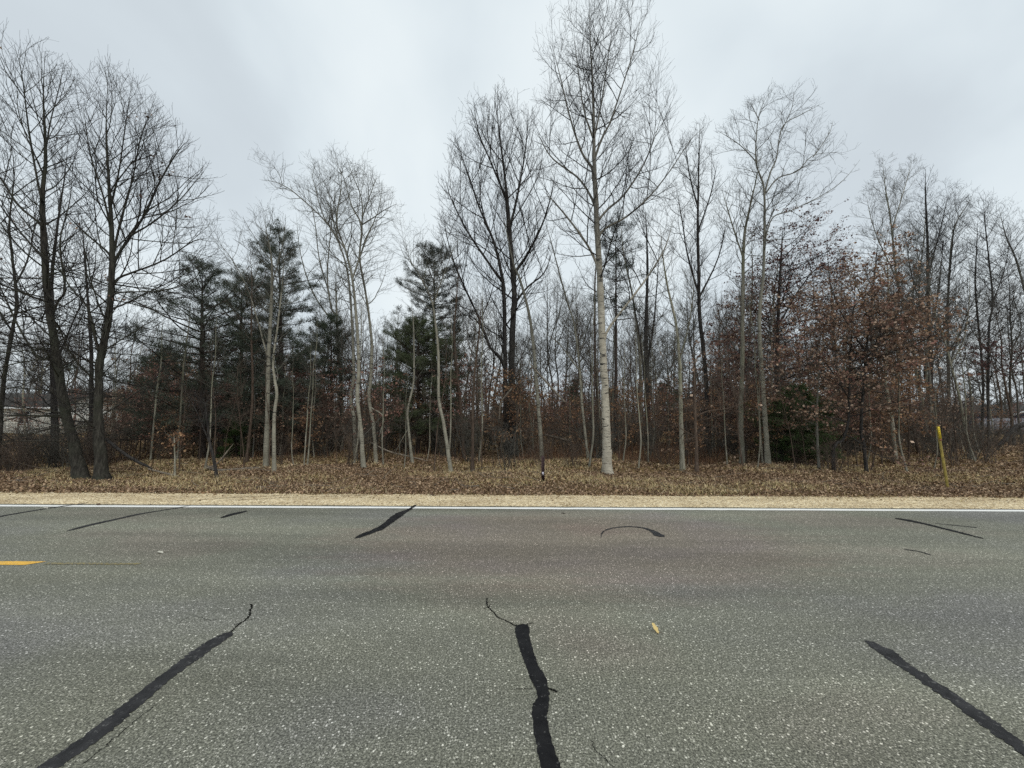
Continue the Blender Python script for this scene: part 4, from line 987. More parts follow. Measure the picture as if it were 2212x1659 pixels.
conifer('cedar_tree', 'shadowy cedar behind the round topped pine at the left', (350, 965), 770,
        [(768, 335, 365), (830, 300, 400), (900, 290, 410), (940, 300, 400)], 60, 0.0065, (0.048, 0.068, 0.038), w=7, dens=1.4, clump=.11, nsub=8)
print('TRI so far', TRI[0])

# ================================================================== repeated background plants
def proto_tree(name, H, W, mt, tw, n, seed, lean=0.03, lev=None, rmin=0.0045, r0=0.085, z0=0.35, cat='tree', leaves=None, ang=(60, 32), fork=True):
    g = RNG; r0 = r0 * .85
    m_ = 7; z = np.linspace(0, H * (0.97), m_)
    P = np.c_[np.cumsum(g.normal(size=m_)) * lean * H / 4, np.cumsum(g.normal(size=m_)) * lean * H / 4, z]; P[0] = (0, 0, -0.05)
    R_ = r0 * (1 - 0.92 * np.linspace(0, 1, m_))
    st = [(P, R_)]
    if fork:
        k = 3; q = P[k].copy(); dirx = g.choice([-1, 1])
        Q_ = np.array([q, q + [dirx * .12 * H * .5, g.normal() * .2, H * .12], q + [dirx * .1 * H, g.normal() * .3, H * .3], q + [dirx * .12 * H, g.normal() * .3, H * .46]])
        st.append((Q_, np.array([R_[k] * .8, R_[k] * .6, R_[k] * .35, .006])))
    def inside(X):
        hn = X[:, 2] / H
        w = W * np.clip(np.interp(hn, [0, z0, 0.6, 0.85, 1.0], [0.6, 0.8, 1.0, 0.7, 0.12]), 0.1, 1)
        return (hn < 1) & (X[:, 0] ** 2 + X[:, 1] ** 2 < w ** 2)
    prm = dict(n=n, L=W * 1.2, ang=ang, up=0.09, wig=0.12, lev=lev or [(6, .55, 3, 3), (3, .5, 2, 3)], z0=H * z0, rmin=rmin * 0.62)
    return build_tree(name, None, cat, None, (0, 0, 0), st, inside, prm, M[mt], M[tw], 7, False, leaves, 0.25)
protos = [
    proto_tree('woodland_tree', 11.0, 2.1, 'woodbark', 'twig_grey', 34, 1, rmin=.006),
    proto_tree('woodland_tree', 12.0, 1.8, 'grey', 'twig_grey', 32, 2, rmin=.006, z0=.45),
    proto_tree('woodland_tree', 9.5, 2.2, 'aspen', 'twig_grey', 34, 3, rmin=.006, lean=.05),
    proto_tree('woodland_tree', 10.0, 1.6, 'brown', 'twig_brown', 36, 4, rmin=.006, z0=.25),
    proto_tree('woodland_tree', 12.5, 2.5, 'woodbark', 'twig_grey', 38, 5, rmin=.006, fork=True, z0=.4, r0=.12),
]
GB = 'bare woodland trees behind the front row'
labels_bg = ['dark bare tree', 'slim grey bare tree', 'pale crooked bare tree', 'brown low branched bare tree', 'stout dark bare tree']
LAND = [(-60, 'beyond the left edge'), (20, 'at the left edge'), (119, 'behind the leaning oak'), (221, 'behind the broad round oak'), (290, 'just right of the broad oak'), (350, 'left of the round topped pine'), (437, 'by the round topped pine'), (505, 'by the bushy dark pine'),
        (583, 'behind the first two pale aspens'), (650, 'right of the first two pale aspens'), (700, 'left of the snapped aspen'), (745, 'behind the snapped aspen'), (790, 'behind the crooked aspens'), (845, 'right of the crooked aspens'), (903, 'by the olive green cedar'), (958, 'by the tufted pine'),
        (1010, 'by the dark brown straight trunk'), (1060, 'left of the twin trunked tree'), (1105, 'behind the twin trunked tree'), (1150, 'left of the short brown post'), (1195, 'right of the short brown post'), (1250, 'left of the tall birch'), (1311, 'behind the tall birch'), (1355, 'right of the tall birch'),
        (1400, 'by the thick black trunk'), (1445, 'left of the pale grey trunk'), (1490, 'beside the pale grey trunk'), (1545, 'right of the drooping brown sapling'), (1603, 'behind the pale green trunk'), (1660, 'by the white forked trunk'), (1715, 'by the low green cedar'), (1770, 'right of the low green cedar'),
        (1830, 'behind the arching oak trunk'), (1880, 'behind the brown leaved oak'), (1945, 'right of the brown leaved oak'), (2005, 'by the dark trunk cluster'), (2050, 'behind the yellow post'), (2110, 'right of the yellow post'), (2160, 'near the right edge'), (2240, 'at the right edge')]
ORD = ['leftmost', 'second', 'third', 'fourth', 'fifth', 'sixth', 'seventh', 'eighth']
def place(protos_, labels_, group, spots, cat='tree'):
    used = [False] * len(protos_)
    slots = {}
    for i, q in enumerate(spots):
        px = q[0] / q[1] * F + CX; w_ = min(range(len(LAND)), key=lambda j: abs(LAND[j][0] - px)); slots.setdefault((q[2], w_), []).append((px, i))
    text = {}
    for (k, w_), m_ in slots.items():
        m_.sort()
        for r_, (px, i) in enumerate(m_):
            pre = '' if len(m_) == 1 else ((ORD[0] if r_ == 0 else 'rightmost' if r_ == len(m_) - 1 else ORD[r_] + ' from left') + ' ')
            text[i] = pre + labels_[k] + ' ' + LAND[w_][1]
    for i_, (x, y, k, sc_, rz) in enumerate(spots):
        if not used[k]: o = protos_[k]; used[k] = True
        else: o = copy_tree(protos_[k])
        o.location = (x, y, float(gz(x, y)) - 0.03); o.scale = (sc_, sc_, sc_ * RNG.uniform(.95, 1.05)); o.rotation_euler = (RNG.normal() * .03, RNG.normal() * .03, rz)
        o['label'] = text[i_]; o['group'] = group; o['category'] = cat
    for k, u in enumerate(used):
        if not u:
            for ch in list(protos_[k].children): bpy.data.objects.remove(ch)
            bpy.data.objects.remove(protos_[k])
# skyline of the wood as pixel rows -> tree heights at distance
sky_x = [-100, 250, 330, 470, 520, 650, 860, 900, 1230, 1440, 1500, 1700, 1850, 2050, 2300]
sky_y = [600, 640, 690, 650, 600, 560, 590, 600, 560, 500, 480, 470, 430, 460, 480]
spots = []
Hs = [11.0, 12.0, 9.5, 10.0, 12.5]
cnt = 0
r5 = np.random.default_rng(11)
for i in range(190):
    y = 15.5 + 33 * r5.random() ** 0.75
    px = -80 + 2370 * ((i * 0.618034) % 1.0)
    if (px < 330 and y < 26) or (px > 2030 and y < 60): 
        if r5.random() < 0.5: continue
    x = (px - 1106) / F * y
    k = r5.integers(0, 5)
    top = np.interp(px, sky_x, sky_y) + r5.uniform(-10, 190)
    h = (905 - top) / F * y * 1.0 + 1.65
    if h > 14: h = 14 * r5.uniform(.8, 1)
    spots.append((x, y, k, h / Hs[k], r5.random() * 6.28))
place(protos, labels_bg, GB, spots)

# saplings that keep dry leaves
def sap(name, H, W, pal, nleaf, mt='brown', tw='twig_brown'):
    return proto_tree(name, H, W, mt, tw, 16, 0, lean=.05, lev=[(5, .5, 3, 3), (3, .5, 2, 3)], rmin=.0035, r0=.03, z0=.15, leaves=[(nleaf, .085, pal, None)], ang=(75, 45), fork=False)
saps = [sap('leafy_sapling', 3.6, 1.3, PAL_ORANGE, 820), sap('leafy_sapling', 4.2, 1.4, PAL_RED, 760), sap('leafy_sapling', 3.0, 1.3, PAL_BROWN, 620)]
lab_s = ['young tree with orange brown leaves', 'young tree with dull red leaves', 'low young tree with brown leaves']
sp = []
for (px, py, k, s) in [(600, 975, 1, 1.25), (640, 982, 1, 1.05), (620, 960, 1, 1.4), (560, 975, 1, .9), (660, 990, 0, .62), (440, 985, 1, .9), (470, 975, 2, .9), (330, 990, 1, 1.0), (290, 975, 2, 1.1), (400, 972, 1, 1.1), (370, 1000, 0, .55),
                       (990, 975, 1, 1.15), (1035, 965, 1, 1.3), (950, 965, 0, 1.0), (1075, 970, 2, 1.1), (965, 985, 2, .8), (1245, 962, 1, 1.1), (1270, 958, 2, 1.2), (1345, 960, 0, 1.3), (1370, 965, 0, 1.0), (1325, 970, 2, .9),
                       (1440, 965, 1, 1.0), (1560, 975, 1, 1.05), (1590, 965, 0, 1.1), (1640, 975, 0, .95), (1540, 962, 2, 1.2), (1690, 975, 2, 1.05), (1730, 970, 2, 1.3), (1790, 980, 2, 1.1), (1900, 975, 2, 1.2), (1940, 965, 2, 1.3), (1960, 955, 1, 1.2),
                       (2090, 955, 1, .9), (2150, 950, 0, .9), (2200, 955, 1, .9), (1480, 975, 2, .9), (1600, 980, 1, 1.5), (1545, 972, 2, 1.7), (1575, 968, 1, 1.9), (1625, 966, 2, 2.0), (1650, 970, 1, 1.7), (1690, 968, 1, 2.0), (1455, 962, 0, 1.3), (1215, 958, 0, 1.2), (1290, 956, 1, 1.4), (1140, 960, 2, 1.2), (690, 965, 1, 1.2), (575, 966, 0, 1.3), (1665, 975, 2, 1.5), (1710, 965, 1, 1.7), (1750, 972, 2, 1.6), (1820, 965, 0, 1.6), (1860, 975, 2, 1.5), (1910, 968, 1, 1.6), (1565, 960, 0, 1.5), (1420, 955, 2, 1.3), (1510, 965, 2, 1.3), (1100, 958, 1, 1.4), (920, 960, 2, 1.5), (540, 960, 2, 1.3), (380, 965, 0, 1.5), (1170, 955, 2, 1.3), (60, 955, 1, .8), (150, 960, 1, .8), (770, 955, 2, 1.2), (840, 960, 1, 1.0), (700, 962, 0, .9), (1620, 990, 2, .6), (505, 962, 1, 1.2)]:
    g_ = on_ground(px, py); sp.append((g_[0], g_[1], k, s, RNG.random() * 6.28))
for i in range(24):
    px = 260 + 1720 * ((i * 0.618034 + .77) % 1); y = r5.uniform(14, 20)
    sp.append(((px - 1106) / F * y, y, int(r5.choice([0, 1, 2], p=[.35, .4, .25])), r5.uniform(.7, 1.2), r5.random() * 6.28))
for i in range(58):
    px = 240 + 1850 * ((i * 0.618034 + .3) % 1); y = r5.uniform(18, 32)
    sp.append(((px - 1106) / F * y, y, int(r5.choice([0, 1, 2], p=[.25, .3, .45])), r5.uniform(.7, 1.25), r5.random() * 6.28))
place(saps, lab_s, 'young trees with dry leaves', sp, 'young tree')

# brushy bare shrubs
def shrub_proto(H, W, n, tw):
    root = empty('bare_shrub', (0, 0, 0))
    N = n; az = RNG.random(N) * 6.28; el = np.radians(50 + 38 * RNG.random(N))
    st = np.c_[RNG.normal(size=(N, 2)) * 0.12, np.full(N, -0.03)]
    Dv = np.stack([np.cos(az) * np.cos(el), np.sin(az) * np.cos(el), np.sin(el)], -1)
    B = grow(st, Dv, H * (0.5 + 0.6 * RNG.random(N)), 6, 0.13, 0.02)
    for i in range(N):
        V, Q = tubes(B[i:i + 1], np.linspace(.011, .003, 7)[None], 4)
        obj('stem', mesh_data('stem', V, [Q], M[tw]), root)
    ii = np.repeat(np.arange(N), 9); t = 0.25 + .75 * RNG.random(len(ii)); pos, T = sample_on(B[ii], t)
    Sb = grow(pos, side_dir(T, np.radians(35 + 25 * RNG.random(len(ii)))), 0.15 + .35 * H * (1 - t * .6) * RNG.random(len(ii)), 3, .15, .03)
    jj = np.repeat(np.arange(len(Sb)), 2); p2, T2 = sample_on(Sb[jj], RNG.random(len(jj)))
    Sc = grow(p2, side_dir(T2, np.radians(40 + 20 * RNG.random(len(jj)))), 0.1 + .15 * RNG.random(len(jj)), 2, .15, .03)
    g = Geo(); V, Q = tubes(Sb, np.full((len(Sb), 4), .0035), 3); g.add(V, F4=Q); V, Q = tubes(Sc, np.full((len(Sc), 3), .003), 3); g.add(V, F4=Q)
    o = obj('twigs', g.data('twigs', M[tw]), root); o['kind'] = 'stuff'
    return root
shr = [shrub_proto(1.5, .8, 9, 'twig_brown'), shrub_proto(2.1, .9, 11, 'twig_grey'), shrub_proto(1.0, .7, 12, 'twig_brown')]
lab_h = ['bare brown bush', 'tall bare grey bush', 'low tangled bush']
sp = []
for i in range(250):
    px = -60 + 2330 * ((i * 0.7548777) % 1.0)
    y = 19 + 18 * r5.random() ** 1.0 if i % 9 else 13 + 5 * r5.random()
    if px < 250 and y > 14: y = 12.5 + 3 * r5.random()
    k = int(r5.integers(0, 3)); s = r5.uniform(.6, 1.15)
    sp.append(((px - 1106) / F * y, y, k, s, r5.random() * 6.28))
for i in range(90):
    px = 240 + 1880 * ((i * 0.618034 + .11) % 1); y = r5.uniform(15.5, 27)
    sp.append(((px - 1106) / F * y, y, 1 if i % 3 else 0, r5.uniform(.8, 1.5), r5.random() * 6.28))
place(shr, lab_h, 'bare brush on the forest floor', sp, 'shrub')

# saplings, thin bare
thin = [proto_tree('thin_sapling', 5.0, .8, 'brown', 'twig_brown', 14, 0, lean=.06, lev=[(4, .5, 3, 3), (3, .5, 2, 3)], rmin=.0035, r0=.028, z0=.3, fork=False),
        proto_tree('thin_sapling', 6.5, .9, 'aspen', 'twig_grey', 16, 0, lean=.05, lev=[(4, .5, 3, 3), (3, .5, 2, 3)], rmin=.0035, r0=.038, z0=.35, fork=False)]
sp = []
for i in range(150):
    px = 230 + 1900 * ((i * 0.5698403 + .2) % 1.0); y = 12.8 + 16 * r5.random()
    sp.append(((px - 1106) / F * y, y, int(r5.integers(0, 2)), r5.uniform(.6, 1.2), r5.random() * 6.28))
for i in range(80):
    px = 240 + 1850 * ((i * 0.618034 + .4) % 1.0); y = r5.uniform(13, 22)
    sp.append(((px - 1106) / F * y, y, 0 if i % 4 else 1, r5.uniform(.45, .95), r5.random() * 6.28))
place(thin, ['thin brown sapling pole', 'thin grey sapling pole'], 'thin sapling poles', sp, 'sapling')

# ================================================================== far woods
def far_woods():
    g = Geo()
    for i in range(150):
        y = RNG.uniform(52, 95); px = -150 + 2520 * ((i * .618034) % 1)
        x = (px - 1106) / F * y; H = RNG.uniform(7, 12.5) * (0.85 if px > 1950 or px < 300 else 1.1); W = RNG.uniform(1.6, 2.8)
        P = np.array([[x, y, 0], [x + RNG.normal() * .3, y, H * .5], [x + RNG.normal() * .4, y, H]])
        V, Q = tubes(P[None], np.array([[.16, .10, .03]]) * RNG.uniform(.6, 1.2), 4); g.add(V, F4=Q)
        N = 30; t = 0.2 + 0.8 * RNG.random(N); st, T = sample_on(np.repeat(P[None], N, 0), t)
        B = grow(st, side_dir(T, np.radians(50 + RNG.normal(size=N) * 10)), W * (1.2 - .7 * t), 3, .12, .12)
        V, Q = tubes(B, np.tile(np.array([.045, .035, .025, .015]), (N, 1)), 3); g.add(V, F4=Q)
        ii = np.repeat(np.arange(N), 7); pos, T = sample_on(B[ii], RNG.random(len(ii)))
        Cc = grow(pos, side_dir(T, np.radians(40 + RNG.normal(size=len(ii)) * 10)), RNG.uniform(.4, 1.2, len(ii)), 1, .12, .12)
        V, Q = tubes(Cc, np.tile(np.array([.02, .012]), (len(ii), 1)), 3); g.add(V, F4=Q)
    obj('distant_woods', g.data('distant_woods', M['twig_grey'], True), label='far off bare woods seen between the nearer trunks', kind='stuff')
    # low thicket that closes the view under the crowns
    N = 34000
    y = RNG.uniform(34, 60, N); x = (RNG.uniform(-130, 2350, N) - 1106) / F * y
    keep = ~(((x / y * F + 1106) < 280) & (y < 44)) & ~((x / y * F + 1106) > 2040)
    x, y = x[keep], y[keep]; N = len(x)
    hh = 3.3 * (0.6 + 0.4 * np.sin(x * .21) * np.sin(x * .07 + 2)) * RNG.random(N) ** .6 + .6
    st = np.c_[x, y, hh * RNG.random(N)]
    Dv = unit(np.c_[RNG.normal(size=(N, 2)) * .55, np.abs(RNG.normal(size=N)) + .3])
    P = grow(st, Dv, RNG.uniform(.5, 1.6, N), 2, .15, .05)
    V, Q = tubes(P, np.tile(np.array([.03, .02, .01]), (N, 1)), 3)
    obj('distant_thicket', mesh_data('distant_thicket', V, [Q], M['thicket']), label='dense brown thicket along the back of the woods', kind='stuff')
    for (pa, pb, ya, yb, hm, nn, nm, lab) in ((1990, 2420, 74, 92, 5.5, 13000, 'far_thicket', 'dark wooded skyline behind the blue house at the right'), (-200, 330, 50, 64, 5.0, 13000, 'far_thicket', 'dark wooded skyline behind the pale house at the left')):
        y = RNG.uniform(ya, yb, nn); x = (RNG.uniform(pa, pb, nn) - 1106) / F * y
        hh = hm * (0.75 + 0.25 * np.sin(x * .3) * np.sin(x * .11 + 2)) * RNG.random(nn) ** .8
        P = grow(np.c_[x, y, hh], unit(np.c_[RNG.normal(size=(nn, 2)) * .6, np.abs(RNG.normal(size=nn)) + .3]), RNG.uniform(.6, 1.9, nn), 2, .15, .05)
        V, Q = tubes(P, np.tile(np.array([.05, .035, .015]), (nn, 1)), 3)
        obj(nm, mesh_data(nm, V, [Q], M['twig_dark']), label=lab, kind='stuff')
    # distant dark evergreens
    N = 40000
    cxs = (RNG.uniform(250, 1990, 40) - 1106) / F; cy_ = RNG.uniform(40, 58, 40); hs_ = RNG.uniform(2.5, 6.5, 40)
    k = RNG.integers(0, 40, N); u = RNG.random(N) ** 0.8; rad = (1 - u) * hs_[k] * .34 + .15; a = RNG.random(N) * 6.28
    rad = rad * (1 + .5 * np.sin(u * 17 + k * 2 + a * 2)); pos = np.c_[cxs[k] * cy_[k] + np.cos(a) * rad * RNG.random(N) ** .5 + RNG.normal(size=N) * .25, cy_[k] + np.sin(a) * rad, u * hs_[k]]
    V, F3, C = leaf_quads(pos, .26, [(0.05, .072, .04), (.045, .06, .04), (.065, .085, .045)], flat=.3)
    obj('distant_evergreens', mesh_data('distant_evergreens', V, [F3], M['needle'], C), label='dark green evergreens at the back of the woods', kind='stuff')
far_woods()

# ================================================================== ground cover
def patch(x, y):
    # above zero: grassy, straw coloured; below: bare brown leaves
    edge = np.where(y < 9.9, (y - 9.9) * .9, 0)
    return np.sin(x * .55 + 1.7 * np.sin(y * .6)) * .6 + np.sin(x * 1.7 + y * 1.9 + 2) * .35 + np.sin(y * 2.6 - x * .8) * .3 + edge + .1 - np.clip(x - 7, 0, 3) * .12
def litter():
    g = Geo()
    def ring(N, y0, y1, pw, size, lift, pal, wgt):
        y = y0 + (y1 - y0) * RNG.random(N) ** pw; x = (RNG.random(N) * 2 - 1) * (1.42 * y + 1.5)
        z = gz(x, y) + RNG.random(N) * lift
        V, F3, C = leaf_quads(np.c_[x, y, z], size, pal, flat=1.1, curl=.3, weights=wgt)
        pt = patch(x, y) + RNG.normal(size=N) * .18; C = (C.reshape(N, 4, 3) * (1 + .22 * np.sin(x * 2.3 + 1.5 * np.sin(y * 2.1)) * np.sin(y * 3.1 + x))[:, None, None]).reshape(-1, 3)
        brown = np.array([(.20, .13, .078), (.28, .185, .115), (.13, .082, .052), (.40, .29, .19)])[RNG.integers(0, 4, N)]
        Cl = C.reshape(N, 4, 3); mk = pt < 0.22; Cl[mk] = brown[mk][:, None] * RNG.uniform(.75, 1.25, (mk.sum(), 1, 1)); C = Cl.reshape(-1, 3)
        # patches of browner and of yellower cover
        return V, F3, C, x, y
    pal = [(0.26, .175, .10), (.34, .24, .14), (.18, .115, .066), (.47, .36, .22), (.38, .30, .145), (.29, .185, .11)]
    w = [.26, .22, .2, .08, .12, .12]
    for N, y0, y1, pw, s, l in ((80000, 8.78, 13, .85, .052, .04), (50000, 12.5, 20, .9, .075, .05), (34000, 19, 34, .9, .13, .05)):
        V, F3, C, x, y = ring(N, y0, y1, pw, s, l, pal, w); g.add(V, F3=F3, C=C)
    obj('leaf_litter', g.data('leaf_litter', M['litter']), label='brown fallen leaves covering the forest floor', kind='stuff')
    # a few leaves blown on to the gravel
    N = 420; y = LITTER0 - np.abs(RNG.normal(size=N)) * .28; x = RNG.uniform(-14, 14, N)
    V, F3, C = leaf_quads(np.c_[x, y, np.full(N, .016)], .05, pal, flat=3)
    obj('scattered_leaves', mesh_data('scattered_leaves', V, [F3], M['litter'], C), label='dry leaf scraps blown onto the gravel edge', kind='stuff')
    # dry grass blades
    N = 90000; y = 8.95 + 13 * RNG.random(N) ** 1.3; x = (RNG.random(N) * 2 - 1) * (1.42 * y + 1)
    m_ = patch(x, y) + RNG.normal(size=N) * .3 > 0.0
    x, y = x[m_], y[m_]; N = len(x); z = gz(x, y)
    h = RNG.uniform(.05, .15, N); a = RNG.random(N) * 6.28; lean = RNG.uniform(.3, 1.3, N)
    tip = np.c_[x + np.cos(a) * h * lean, y + np.sin(a) * h * lean, z + h * .75]
    b_ = np.c_[-np.sin(a), np.cos(a), a * 0] * .008
    base_ = np.c_[x, y, z - .01]
    V = np.stack([base_ - b_, base_ + b_, tip], 1).reshape(-1, 3)
    pal = np.array([(.52, .41, .23), (.44, .35, .18), (.34, .28, .13), (.60, .50, .32), (.22, .20, .09)])
    C = np.repeat(pal[RNG.choice(5, N, p=[.32, .25, .18, .17, .08])] * RNG.uniform(.7, 1.2, (N, 1)), 3, 0)
    obj('dry_grass', mesh_data('dry_grass', V, [np.arange(len(V)).reshape(-1, 3)], M['grass'], C), label='straw coloured dry grass growing through the leaves', kind='stuff')
    # fallen twigs
    N = 900; y = 9.3 + 13 * RNG.random(N) ** 1.1; x = (RNG.random(N) * 2 - 1) * (1.42 * y)
    a = RNG.random(N) * 6.28; st = np.c_[x, y, gz(x, y) + .035]
    P = grow(st, np.c_[np.cos(a), np.sin(a), RNG.normal(size=N) * .12], RNG.uniform(.15, .9, N), 4, .14, 0.0)
    P[:, :, 2] = np.maximum(P[:, :, 2], gz(P[:, :, 0], P[:, :, 1]) + .02)
    V, Q = tubes(P, np.linspace(.008, .003, 5)[None] * RNG.uniform(.5, 1.3, (N, 1)), 4)
    obj('fallen_twigs', mesh_data('fallen_twigs', V, [Q], M['dead'], smooth=True), label='small dead twigs strewn over the leaf litter', kind='stuff')
    # grass tufts
    NT = 420; ty = 9.3 + 10 * RNG.random(NT); tx = (RNG.random(NT) * 2 - 1) * (1.42 * ty); k_ = patch(tx, ty) > .2; tx, ty = tx[k_], ty[k_]
    per = 34; x = np.repeat(tx, per) + RNG.normal(size=len(tx) * per) * .035; y = np.repeat(ty, per) + RNG.normal(size=len(tx) * per) * .035; N = len(x)
    h = RNG.uniform(.10, .30, N) * np.repeat(RNG.uniform(.5, 1.1, len(tx)), per); a = RNG.random(N) * 6.28; lean = RNG.uniform(.2, 1.1, N)
    tip = np.c_[x + np.cos(a) * h * lean, y + np.sin(a) * h * lean, gz(x, y) + h * .8]; b_ = np.c_[-np.sin(a), np.cos(a), a * 0] * .006; base_ = np.c_[x, y, gz(x, y) - .01]
    V = np.stack([base_ - b_, base_ + b_, tip], 1).reshape(-1, 3); C = np.repeat(pal[RNG.choice(5, N, p=[.32, .25, .18, .17, .08])] * RNG.uniform(.7, 1.2, (N, 1)), 3, 0)
    obj('grass_tufts', mesh_data('grass_tufts', V, [np.arange(len(V)).reshape(-1, 3)], M['grass'], C), label='taller tufts of straw coloured grass on the verge', kind='stuff')
    # reddish brown weeds behind the birch
    N = 12000; px = np.concatenate([RNG.uniform(1330, 1560, N // 2), RNG.uniform(1120, 1290, N // 4), RNG.uniform(250, 1000, N - N // 2 - N // 4)]); y = RNG.uniform(15.5, 24, N); x = (px - 1106) / F * y
    z = gz(x, y); h = RNG.uniform(.12, .45, N); a = RNG.random(N) * 6.28
    tip = np.c_[x + np.cos(a) * h * .35, y + np.sin(a) * h * .35, z + h]; b_ = np.c_[-np.sin(a), np.cos(a), a * 0] * .009; base_ = np.c_[x, y, z - .01]
    V = np.stack([base_ - b_, base_ + b_, tip], 1).reshape(-1, 3)
    pal = np.array([(.17, .085, .05), (.22, .13, .075), (.12, .07, .045)])
    C = np.repeat(pal[RNG.choice(3, N)] * RNG.uniform(.7, 1.2, (N, 1)), 3, 0)
    obj('dead_weeds', mesh_data('dead_weeds', V, [np.arange(len(V)).reshape(-1, 3)], M['grass'], C), label='rust brown dead weeds standing behind the front trees', kind='stuff')
    # pebbles on the shoulder and grit along the road edge
    N = 9000; y = RNG.uniform(ROAD_FAR - .02, LITTER0 + .05, N); x = RNG.uniform(-13, 13, N); s = RNG.uniform(.005, .014, N)
    O = np.array([[1,0,0],[-1,0,0],[0,1,0],[0,-1,0],[0,0,1],[0,0,-.6]], float)
    V = (np.c_[x, y, np.full(N, .012)][:, None] + O[None] * s[:, None, None] * RNG.uniform(.6, 1.3, (N, 6, 1))).reshape(-1, 3)
    f = np.array([[0,2,4],[2,1,4],[1,3,4],[3,0,4],[2,0,5],[1,2,5],[3,1,5],[0,3,5]])
    F3 = (np.arange(N)[:, None, None] * 6 + f[None]).reshape(-1, 3)
    pal = np.array([(.66, .55, .37), (.52, .42, .27), (.80, .71, .53), (.32, .26, .18)])
    C = np.repeat(pal[RNG.choice(4, N, p=[.4, .3, .2, .1])], 6, 0)
    obj('pebbles', mesh_data('pebbles', V, [F3], M['litter'], C), label='small pale pebbles on the gravel shoulder', kind='stuff')
litter()

# ================================================================== fallen wood
def fallen(name, label, pts, mt, twigs=5, tw='twig_brown', cat='fallen branch', d=None):
    """pts: (px, py, width px, height above ground or None)"""
    W = []
    for (a, b_, w, h) in pts:
        p = on_ground(a, b_, 0.0) if h is None else on_plane(a, b_, d)
        W.append(list(p) + [w * .5 * p[1] / F])
    W = np.array(W); base = W[0, :3].copy(); base[2] = gz(base[0], base[1])
    P = W[:, :3] - base; P[:, 2] += np.maximum(W[:, 3] * .7, 0) if d is None else 0
    if d is None: P[:, 2] = [gz(q[0] + base[0], q[1] + base[1]) - base[2] + W[i, 3] * .8 + .02 for i, q in enumerate(P)]
    root = empty(name, base, label=label, cat=cat)
    g = Geo(); p, r = trunk_mesh(g, P, W[:, 3], 7, n=22, rough=.08); obj('stem', g.data('stem', M[mt], True), root)
    if twigs:
        t = .3 + .65 * RNG.random(twigs); pos, T = sample_on(np.repeat(p[None], twigs, 0), t)
        B = grow(pos, side_dir(T, np.radians(45 + 15 * RNG.normal(size=twigs))), RNG.uniform(.2, .7, twigs), 5, .15, .03)
        for i in range(twigs):
            V, Q = tubes(B[i:i + 1], np.linspace(.008, .003, 6)[None], 4); obj('twig', mesh_data('twig', V, [Q], M[tw]), root)
    return root
fallen('fallen_branch', 'dark broken branch leaning from the broad oak down to the ground', [(228, 948, 6, 1), (262, 975, 6, 1), (295, 996, 6, 1), (330, 1013, 5, 1)], 'dark', 4, 'twig_dark', d=11.6)
fallen('fallen_log', 'thin pale log lying flat right of the broad oak', [(320, 1016, 4, None), (355, 1020, 5, None), (390, 1026, 4, None)], 'dead', 2)
fallen('fallen_log', 'grey log lying at the foot of the small leaning trunk', [(618*.72, 1405*.72, 7, None), (470, 1017, 6, None), (520, 1016, 5, None), (575, 1014, 5, None)], 'dead', 5)
fallen('fallen_branch', 'pale stick leaning beside the small leaning trunk at the left', [(445, 1012, 3, 1), (470, 1000, 3, 1), (505, 958, 3, 1)], 'dead', 3, d=12.6)
fallen('fallen_branch', 'long pale fallen stick under the crooked aspens', [(640, 976, 4, None), (700, 972, 4, None), (790, 966, 3, None)], 'dead', 6)
fallen('fallen_branch', 'fallen crooked branch right of the rightmost aspen', [(800, 955, 3, 1), (840, 975, 3, 1), (880, 985, 3, 1), (925, 996, 2, 1)], 'dead', 6, d=15)
fallen('fallen_branch', 'slanting dead bough between the aspen and the tall birch', [(1220, 868, 4, 1), (1180, 825, 4, 1), (1140, 780, 3, 1)], 'dead', 5, d=15.5)
fallen('fallen_branch', 'pale forked dead branch hanging by the twin trunked tree', [(1078, 905, 3, 1), (1082, 870, 3, 1), (1098, 848, 4, 1), (1106, 838, 3, 1)], 'dead', 4, d=16)
fallen('fallen_branch', 'curved dark fallen bough at the right edge', [(2157, 962, 5, 1), (2170, 950, 8, 1), (2186, 930, 9, 1), (2212, 916, 10, 1), (2260, 905, 9, 1)], 'dark', 0, 'twig_dark', d=19)
fallen('fallen_branch', 'long low bough lying behind the bent aspen at the middle', [(1160, 935, 4, 1), (1200, 945, 5, 1), (1250, 958, 3, 1)], 'dead', 4, d=19)
hero('sapling', 'small crooked dark trunk leaning left near the log', [
    [(470,1033,9),(462,990,9),(452,950,8),(447,900,7),(440,860,4)],[(458,970,5),(430,900,4),(405,850,2)]],
    [(820,390,480),(940,390,500)], n=16, L=.8, ang=(65,45), lev=[(5,.5,3,3),(3,.5,2,3)], mt='dark', tw='twig_dark', z0=930)
hero('sapling', 'pale broken stub of a sapling at the left, right of the thin log', [
    [(379,1025,6),(378,990,5),(377,960,4),(376,935,3)]],
    [(920,350,400),(1010,350,400)], n=5, L=.5, ang=(65,45), lev=[(3,.5,3,3)], mt='aspen', tw='twig_brown', z0=1000, leaves=[(120,0.07,PAL_ORANGE,None)])
hero('sapling', 'slim pale trunk rising before the round topped pine', [
    [(382,1000,6),(390,900,6),(396,800,6),(403,740,5),(408,700,3),(410,660,2)]],
    [(640,370,450),(800,360,440),(900,360,430)], n=14, L=.8, ang=(65,45), lev=[(4,.5,3,3),(3,.5,2,3)], mt='aspen', tw='twig_grey', z0=880)
